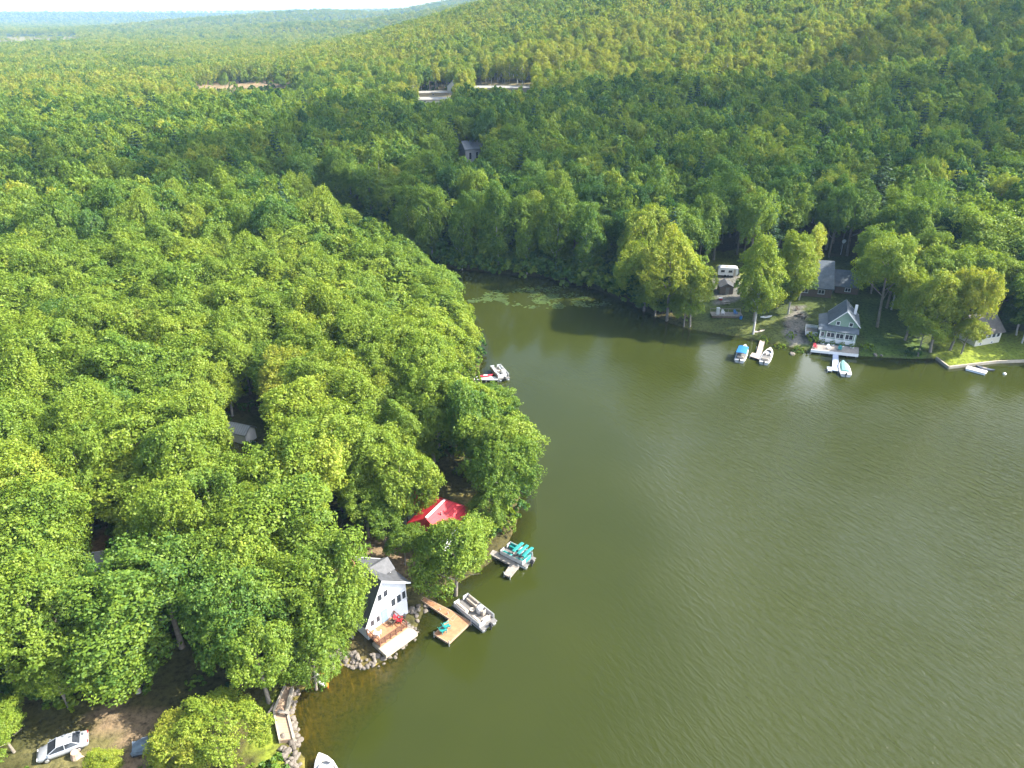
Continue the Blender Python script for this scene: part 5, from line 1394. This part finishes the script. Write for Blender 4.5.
# fire pit on the gravel patio
A = at(799, 316, 1.6)
fp_ = thing('fire_pit', 'ring of dark stones on the gravel patio beside the green cottage', 'fire pit', (A.x, A.y, gz(A.x, A.y)))
ring = lambda r_, z_: [(math.cos(q * math.pi / 9) * r_, math.sin(q * math.pi / 9) * r_, z_) for q in range(18)]
MB().loft([ring(0.9, -0.1), ring(0.85, 0.4), ring(0.6, 0.42), ring(0.58, 0.05)], cap=False).build('stone_ring', STONE, fp_)
MB().loft([ring(0.6, 0.02), ring(0.4, 0.12)]).build('ash', BLACK, fp_)
A = at(797, 311, 1.6); deck_chair('patio_chair', 'dark chair beside the fire pit, on its far side', (A.x, A.y, gz(A.x, A.y)), rad(10), DARKWOOD, 'chairs around the fire pit')
A = at(803, 319, 1.6); deck_chair('patio_chair', 'dark chair beside the fire pit, on the cottage side', (A.x, A.y, gz(A.x, A.y)), rad(-100), BLACK, 'chairs around the fire pit')
A = at(789, 330, 1.2)
for px, py, s_, lb in ((787, 328, 0.9, 'flat pale rock on the bank between patio and small dock'), (797, 333, 0.7, 'grey rock at the lower edge of the gravel patio'), (876, 353, 0.6, 'pale rock at the waterline under the tall pale tree'), (882, 353.5, 0.5, 'smaller pale rock next to the one under the tall pale tree'), (793, 351, 0.9, 'broad flat rock in the water left of the waterfront deck')):
    A = at(px, py, 0.8); boulder((A.x, A.y, max(gz(A.x, A.y), -0.1) + 0.1), s_, lb, None, rg)

# ---- slate roofed house behind
A = atg(833, 288, 2.8)
SH = thing('slate_roofed_house', 'large house under a broad blue-grey shingled roof behind the green cottage', 'house', (A.x, A.y, gz(A.x, A.y)), rad(-15))
BRS = mat('brown_siding', (0.13, 0.095, 0.075), 0.7, 0.15, stripes=-4.0)
def ridge_x(root, x0, x1, y0, y1, ze, zr, nw, nr, wm, rm):
    ym = (y0 + y1) / 2; sl = (zr - ze) / (ym - y0)
    wl_ = MB().loft([[(xx, yy, zz) for yy, zz in ((y0, -0.6), (y1, -0.6), (y1, ze), (ym, zr), (y0, ze))] for xx in (x0, x1)]).build(nw, wm, root)
    MB().loft([[(xx, yy, zz) for yy, zz in ((y0 - 0.5, ze - 0.5 * sl), (ym, zr + 0.02), (y1 + 0.5, ze - 0.5 * sl), (y1 + 0.5, ze - 0.5 * sl + 0.18), (ym, zr + 0.22), (y0 - 0.5, ze - 0.5 * sl + 0.18))] for xx in (x0 - 0.4, x1 + 0.4)]).build(nr, rm, root if nw == 'wall' else wl_)
    return wl_
ridge_x(SH, -9.0, 0, 0, 14.5, 2.7, 7.6, 'wall', 'roof', BRS, SLATE)
ridge_x(SH, 1.4, 7.0, 4.0, 12.0, 2.4, 5.2, 'wing', 'wing_roof', BRS, SLATE)
window(SH, (-6.6, 0, 1.5), (0, -1), 1.6, 1.2, 2); window(SH, (-2.6, 0, 1.5), (0, -1), 1.6, 1.2, 2); window(SH, (4.4, 4.0, 1.3), (0, -1), 1.4, 1.1, 2)
A = at(841.5, 262, 2.0)
SC_ = thing('satellite_dish', 'white dish and pale box in the corner between the two slate roofs', 'dish', (A.x, A.y + 1.5, gz(A.x, A.y) + 2.0), rad(0))
ring = lambda r_, y_: [(math.cos(q * math.pi / 8) * r_, y_, 2.3 + math.sin(q * math.pi / 8) * r_) for q in range(16)]
MB().loft([ring(0.6, -0.25), ring(0.4, 0.0), ring(0.1, 0.08), ring(0.08, 0.12)]).build('dish', WHITE, SC_)
MB().tube([(0, 0.1, -1.9), (0, 0.1, 2.3)], 0.06, 6).build('mast', ALU, SC_)

# ---- white camper, shed, long deck with clutter
A = atg(727, 276)
CP = thing('camper_trailer', 'white camper trailer parked behind the yellow trees on the far bank', 'camper', (A.x, A.y, gz(A.x, A.y)), rad(-8))
prof = [(-2.7, 0.55), (2.3, 0.55), (2.75, 1.1), (2.6, 2.5), (2.2, 2.75), (-2.4, 2.75), (-2.75, 2.4)]
MB().loft([[(a_, yy, c_) for a_, c_ in prof] for yy in (-1.15, 1.15)]).build('body', WHITE, CP)
MB().bevel_box((-0.3, 0, 2.86), (0.9, 0.7, 0.2), 0.05).build('roof_vent', BEIGE, CP)
for x in (-1.5, 0.6):
    window(CP, (x, -1.15, 1.75), (0, -1), 1.0, 0.6, 1, BLACK)
MB().box((1.75, -1.17, 1.5), (0.65, 0.05, 1.75)).build('door', BEIGE, CP)
for x in (-0.75, 0.1):
    for sy in (-1, 1):
        MB().loft([[(x + math.cos(q * math.pi / 7) * 0.36, sy * y_, 0.36 + math.sin(q * math.pi / 7) * 0.36) for q in range(14)] for y_ in (0.95, 1.19)]).build('wheel', TYRE, CP)
MB().box((-3.3, 0, 0.5), (1.3, 0.12, 0.12)).build('tow_bar', BLACK, CP)
A = atg(735.5, 273.5)
MC = thing('parked_car', 'dark car parked against the end of the white camper', 'car', (A.x, A.y, gz(A.x, A.y) + 0.02), rad(80))
DKP = mat('dark_car_paint', (0.04, 0.04, 0.045), 0.25, 0.1)
MB().loft([car_ring(-2.0, 0.72, 0.36, 0.62, 0.72), car_ring(-1.85, 0.84, 0.27, 0.78, 0.98), car_ring(-0.9, 0.90, 0.24, 0.86, 1.0), car_ring(0.6, 0.90, 0.24, 0.84, 0.97), car_ring(1.75, 0.85, 0.27, 0.70, 0.80), car_ring(2.0, 0.74, 0.33, 0.55, 0.64)]).build('body', DKP, MC)
MB().loft([cab_ring(-1.8, 0.78, 0.66, 0.97, 1.3), cab_ring(-1.5, 0.80, 0.62, 0.97, 1.5), cab_ring(0.2, 0.80, 0.62, 0.95, 1.5), cab_ring(1.0, 0.78, 0.72, 0.93, 0.97)]).build('glass_cabin', GLASS, MC)
MB().box((-0.7, 0, 1.525), (1.7, 1.2, 0.05)).build('roof', DKP, MC)
for sy in (-1, 1):
    for xw in (-1.25, 1.25):
        MB().loft([[(xw + math.cos(q * math.pi / 7) * 0.33, sy * y_, 0.32 + math.sin(q * math.pi / 7) * 0.33) for q in range(14)] for y_ in (0.74, 0.92)]).build('wheel', TYRE, MC)
A = atg(725, 292)
SB = thing('garden_shed', 'low shed with dark grey roof below the white camper', 'shed', (A.x, A.y, gz(A.x, A.y)), rad(-4))
gable_walls(SB, -1.7, 1.7, -1.6, 2.2, 1.9, 2.7, BRS, z0=-0.3); gable_roof(SB, -1.7, 1.7, -1.6, 2.2, 1.9, 2.74, SHINGLE, over=0.3)
MB().box((0.2, -1.63, 0.9), (0.9, 0.06, 1.8)).build('door', GREYWOOD, SB)
A = atg(727, 318)
LD = thing('low_deck', 'long low dark deck with rail on the bank below the shed', 'deck', (A.x, A.y, gz(A.x, A.y)), rad(-3))
MB().box((0, 1.2, 0.55), (7.6, 2.6, 0.14)).build('boards', GREYWOOD, LD)
MB().box((0, -0.08, 0.28), (7.5, 0.06, 0.46)).build('skirting', DARKWOOD, LD)
rl = MB()
rl.box((0, 2.45, 1.5), (7.6, 0.1, 0.1))
for k_ in range(6):
    rl.box((-3.7 + k_ * 1.48, 2.45, 1.0), (0.09, 0.09, 0.9))
rl.build('railing', GREYWOOD, LD)
ldp = lambda u_, v_, z_: (Matrix.Translation(LD.location) @ Matrix.Rotation(LD.rotation_euler.z, 4, 'Z')) @ Vector((u_, v_, z_))
fg = thing('upright_freezer', 'white upright freezer standing on the long low deck', 'freezer', ldp(-2.2, 1.0, 0.63), LD.rotation_euler.z)
MB().bevel_box((0, 0, 0.85), (0.8, 0.7, 1.7), 0.05).build('cabinet', WHITE, fg); MB().box((0, -0.37, 0.85), (0.76, 0.05, 1.6)).build('door', GEL, fg)
bb = thing('barrel', 'blue plastic barrel at the end of the long low deck', 'barrel', ldp(3.2, -0.6, -0.0))
MB().tube([(0, 0, 0), (0, 0, 0.1), (0, 0, 0.45), (0, 0, 0.8), (0, 0, 0.9)], [0.27, 0.31, 0.33, 0.31, 0.27], 14).build('drum', BLUECAN, bb); MB().tube([(0, 0, 0.9), (0, 0, 0.95)], [0.29, 0.29], 14).build('lid', BLACK, bb)
deck_chair('deck_chair', 'white chair on the long low deck beside the freezer', ldp(-0.9, 1.1, 0.63), LD.rotation_euler.z, WHITE, 'chairs on the long low deck')
deck_chair('deck_chair', 'blue chair on the long low deck nearest the barrel', ldp(2.2, 1.1, 0.63), LD.rotation_euler.z + 0.3, BLUECAN, 'chairs on the long low deck')
A = atg(725.5, 304)
pt = thing('picnic_table', 'weathered picnic table between the shed and the long low deck', 'table', (A.x, A.y, gz(A.x, A.y)), rad(10))
MB().box((0, 0, 0.75), (1.9, 0.8, 0.06)).build('tabletop', GREYWOOD, pt)
for sy in (-1, 1):
    MB().box((0, sy * 0.72, 0.45), (1.9, 0.28, 0.05)).build('bench', GREYWOOD, pt)
for sx in (-1, 1):
    lg = MB(); lg.box((sx * 0.7, 0, 0.43), (0.07, 1.6, 0.08)); lg.tube([(sx * 0.7, -0.65, 0), (sx * 0.7, -0.2, 0.72)], 0.05, 4); lg.tube([(sx * 0.7, 0.65, 0), (sx * 0.7, 0.2, 0.72)], 0.05, 4); lg.build('leg', GREYWOOD, pt)
A = atg(720.5, 300)
tb_ = thing('storage_tub', 'red storage tub beside the picnic table on the far bank', 'tub', (A.x, A.y, gz(A.x, A.y)))
MB().loft([[(sx * a_, sy * a_ * 0.7, z_) for sx, sy in ((-1, -1), (1, -1), (1, 1), (-1, 1))] for a_, z_ in ((0.36, 0), (0.46, 0.55))]).build('tub', REDP, tb_); MB().bevel_box((0, 0, 0.59), (0.98, 0.7, 0.08), 0.03).build('lid', WHITE, tb_)
A = at(766, 318, 1.2); kayak('rowing_boat', 'upturned white rowing boat on the grass behind the slim pale tree', (A.x, A.y, gz(A.x, A.y)), rad(15), 3.2, WHITE, BEIGE, 0.6)
A = at(758.5, 331.5, 0.9); kayak('canoe', 'pale canoe on the bank right above the small dock', (A.x, A.y, gz(A.x, A.y)), rad(20), 3.6, BEIGE, BLACK, 0.42)

# ---- far docks and boats
dock('dock', 'small pale L-shaped dock between the blue canopied boat and white boat', [[(760, 340), (765, 340.5), (761.5, 354.5), (756, 354)], [(750, 356), (761.5, 360), (763, 354.7), (752, 352.5)]], 0.5, mat('pale_dock_boards', (0.35, 0.29, 0.25), 0.8, 0.15, stripes=6.0), [(750, 356), (761, 359.5), (756.5, 348), (763, 348)])
dock('dock', 'pale blue-white L-shaped dock below the waterfront deck', [[(833, 353), (838.5, 353.5), (838.5, 371), (832, 370)], [(827, 366.5), (827.5, 370.5), (832, 371), (832.4, 367)]], 0.5, mat('pale_blue_boards', (0.34, 0.38, 0.48), 0.7, 0.1, stripes=6.0), [(832, 370.5), (838.5, 371), (827.5, 370.5)])
motor_boat('boat with bright blue canopy at the small pale dock', at(745.5, 345.5, 0.6), at(739.5, 360.5, 0.6), 2.4, bimini=BLUECAN)
motor_boat('open white motor boat on the other side of the small pale dock', at(770.5, 348.5, 0.6), at(764, 362.5, 0.6), 2.3)
motor_boat('white boat under sea-green cover beside the pale blue dock', at(842.5, 361.5, 0.6), at(846, 374.5, 0.6), 2.4, cover=GREENCAN)

# ---- cream cottage with seawall, platform and buoy
A, B = at(974.5, 345.5, 1.2), at(999, 341.5, 1.2)
CC = thing('cream_cottage', 'small cream cottage with steep brown-grey roof above the seawall lawn', 'cottage', (A.x, A.y, gz(A.x, A.y)), yaw_of(A, B))
LC = (B - A).length; DC = 6.0
cw_ = MB().loft([[(xx, yy, zz) for yy, zz in ((0, -0.5), (DC, -0.5), (DC, 3.2), (DC / 2 + 0.4, 6.2), (0, 3.2))] for xx in (0, LC)]).build('wall', CREAM, CC)
MB().loft([[(xx, yy, zz) for yy, zz in ((-0.55, 2.75), (DC / 2 + 0.4, 6.22), (DC + 0.5, 2.75), (DC + 0.5, 2.92), (DC / 2 + 0.4, 6.42), (-0.55, 2.92))] for xx in (-0.4, LC + 0.4)]).build('roof', BROWN_SH, CC)
for k_ in range(5):
    window(CC, (LC * (0.13 + 0.185 * k_), 0, 2.05), (0, -1), LC * 0.15, 1.0)
window(CC, (LC * 0.22, 0, 0.45), (0, -1), 0.8, 0.5, 1); window(CC, (LC * 0.68, 0, 0.45), (0, -1), 0.8, 0.5, 1)
MB().tube([(LC * 0.92, DC / 2 + 1.2, 5.4), (LC * 0.92, DC / 2 + 1.2, 7.2)], [0.2, 0.2], 8).build('chimney', GREY_METAL, CC)
SWP = [(936.5, 357), (949, 366.5), (972, 363.8), (996, 361), (1024, 360), (1060, 360.5)]
pw = [at(*q, 0.55) for q in SWP]
sw = kerb_line(pw, 'seawall', CONC, -0.8, 0.62, 0.3); tag(sw, 'pale concrete seawall edging the mown lawn on the far bank', 'seawall')
A, B = at(969, 363.5, 0.7), at(985, 374, 0.7)
FP = thing('swim_platform', 'white floating platform moored against the seawall by the cream cottage', 'platform', ((A.x + B.x) / 2, (A.y + B.y) / 2, 0), yaw_of(A, B) if False else rad(-42))
MB().bevel_box((0, 0, 0.42), (3.9, 1.9, 0.16), 0.04).build('deck', mat('white_dock_boards', (0.42, 0.42, 0.41)), FP)
for sy in (-1, 1):
    MB().tube([(-1.8, sy * 0.65, 0.1), (1.8, sy * 0.65, 0.1)], 0.26, 10).build('float', ALU, FP)
A = at(985.5, 367.5, 0.4)
jb = kayak('rowing_boat', 'dark rowing boat tied behind the white floating platform', (A.x, A.y, 0.0), rad(-38), 3.6, mat('dark_blue_hull', (0.06, 0.07, 0.10), 0.4, 0.1), BEIGE, 0.6)
A = at(1004.5, 374, 0.1)
bo = thing('mooring_buoy', 'small white mooring buoy floating off the seawall', 'buoy', (A.x, A.y, 0))
MB().tube([(0, 0, -0.2), (0, 0, 0.0), (0, 0, 0.22), (0, 0, 0.38), (0, 0, 0.42)], [0.12, 0.34, 0.38, 0.22, 0.06], 12).build('float', WHITE, bo); MB().tube([(0, 0, 0.42), (0, 0, 0.62)], 0.03, 6).build('ring', ALU, bo)

# ---- buildings in the far clearings
def barn(name, label, cat, px, py, z, ln, dp, eave, ridge, rz, wall_m, roof_m, n_win=4):
    A_ = atg(px, py); g_ = gz(A_.x, A_.y)
    o = thing(name, label, cat, (A_.x, A_.y, g_), rz)
    MB().loft([[(xx, yy, zz) for yy, zz in ((-dp / 2, -0.8), (dp / 2, -0.8), (dp / 2, eave), (0, ridge), (-dp / 2, eave))] for xx in (-ln / 2, ln / 2)]).build('wall', wall_m, o)
    s_ = (ridge - eave) / (dp / 2)
    MB().loft([[(xx, yy, zz) for yy, zz in ((-dp / 2 - 0.5, eave - 0.5 * s_), (0, ridge + 0.02), (dp / 2 + 0.5, eave - 0.5 * s_), (dp / 2 + 0.5, eave - 0.5 * s_ + 0.2), (0, ridge + 0.25), (-dp / 2 - 0.5, eave - 0.5 * s_ + 0.2))] for xx in (-ln / 2 - 0.5, ln / 2 + 0.5)]).build('roof', roof_m, o)
    for k_ in range(n_win):
        window(o, (-ln / 2 + ln * (k_ + 0.7) / (n_win + 0.4), -dp / 2, eave * 0.55), (0, -1), 1.4, eave * 0.45, 1)
    return o
TANB = mat('tan_siding', (0.25, 0.21, 0.14), 0.7, 0.2)
PALEROOF = mat('pale_metal_roof', (0.24, 0.225, 0.195), 0.5, 0.08, 0.5)
barn('farmhouse', 'long low pale house in the far clearing, lower of the two pale roofs', 'house', 433, 103, 12, 24, 8, 2.4, 3.4, rad(4), CREAM, PALEROOF, 2)
barn('farm_shed', 'pale shed behind the long low pale house in the far clearing', 'shed', 433, 96, 12, 18, 7, 2.2, 3.0, rad(8), TANB, PALEROOF, 1)
barn('gabled_house', 'tall white gabled house behind a tree in the far clearing', 'house', 455, 92, 14, 7, 8, 4.0, 7.2, rad(70), CREAM, SLATE, 1)
barn('barn', 'very long cream barn with flat pale roof at the edge of the far clearing', 'barn', 501, 92, 16, 40, 9, 2.8, 3.6, rad(-3), TANB, PALEROOF, 2)
barn('forest_house', 'small house with grey roof among the trees beyond the channel', 'house', 471, 163, 4, 8.0, 7, 7.0, 9.8, rad(25), mat('grey_siding', (0.34, 0.34, 0.34)), GREY_METAL, 2)

# ---- bare trees
def bare_tree(label, px, py, z, h):
    A_ = atg(px, py); g_ = gz(A_.x, A_.y)
    o = thing('bare_tree', label, 'tree', (A_.x, A_.y, g_), random.uniform(0, 6), 'dead bare trees at the edge of the shaded woods')
    MB().tube([(0, 0, -0.5), (0, 0, h * 0.4), (0.3, 0.2, h * 0.75), (0.5, 0.2, h)], [0.32, 0.24, 0.14, 0.03], 7).build('trunk', PALE_BARK, o)
    q_ = random.Random(px)
    for k_ in range(9):
        a_ = k_ * 2.4; z_ = h * (0.42 + 0.055 * k_); l_ = h * 0.24 * q_.uniform(0.7, 1.1)
        b_ = MB(); p1 = Vector((math.cos(a_) * l_ * 0.6, math.sin(a_) * l_ * 0.6, z_ + l_ * 0.5))
        b_.tube([(0.2, 0.1, z_), p1, (math.cos(a_) * l_, math.sin(a_) * l_, z_ + l_ * 1.1)], [0.12, 0.08, 0.02], 5).build('branch', PALE_BARK, o)
# dead wood
bare_tree('pale dead tree in the gap behind the bright wood, tallest of the three', 246, 188, 16, 19)
bare_tree('pale dead tree just right of the tallest dead one', 262, 190, 15, 15)
bare_tree('pale dead trunk left of the other two dead trees, in the shade', 150, 176, 16, 18)

# ---- lily pads in the channel mouth
rl_ = np.random.default_rng(8)
lv, lfz = [], []
patches = [((480, 283), (34, 3.0), 37), ((492, 299), (30, 6), 330), ((530, 291), (40, 5), 160), ((560, 297), (46, 5), 210), ((570, 305), (30, 4), 105), ((545, 303), (30, 4), 105), ((600, 305), (22, 3.5), 37)]
for (cx, cy_), (ax_, ay_), n_ in patches:
    cl_ = rl_.normal(size=(max(4, n_ // 16), 2)) * np.array([ax_, ay_]) * 0.45 + np.array([cx, cy_])
    for i in range(n_):
        q = cl_[rl_.integers(0, len(cl_))] + rl_.normal(size=2) * np.array([3.0, 0.9])
        p = at(q[0], q[1], 0)
        if lake_sdf(np.array([p.x]), np.array([p.y]))[0] > -0.4: continue
        r_ = rl_.uniform(0.2, 0.44); a0 = rl_.uniform(0, 6.3); o_ = len(lv)
        lv.append((p.x, p.y, 0.02))
        for k_ in range(10):
            a_ = a0 + 0.25 + k_ * (6.283 - 0.5) / 9; lv.append((p.x + math.cos(a_) * r_, p.y + math.sin(a_) * r_, 0.02 + rl_.uniform(0, 0.03)))
        lfz += [(o_, o_ + k_ + 1, o_ + k_ + 2) for k_ in range(9)]
me = bpy.data.meshes.new('lily_pads'); me.from_pydata(lv, [], lfz)
me.materials.append(mat('lily_pad_green', (0.042, 0.068, 0.015), 0.5, 0.6, 0.25))
lp = bpy.data.objects.new('lily_pads', me); COL.objects.link(lp); tag(lp, 'yellow-green lily pads floating at the mouth of the channel', 'lily pads', kind='stuff')
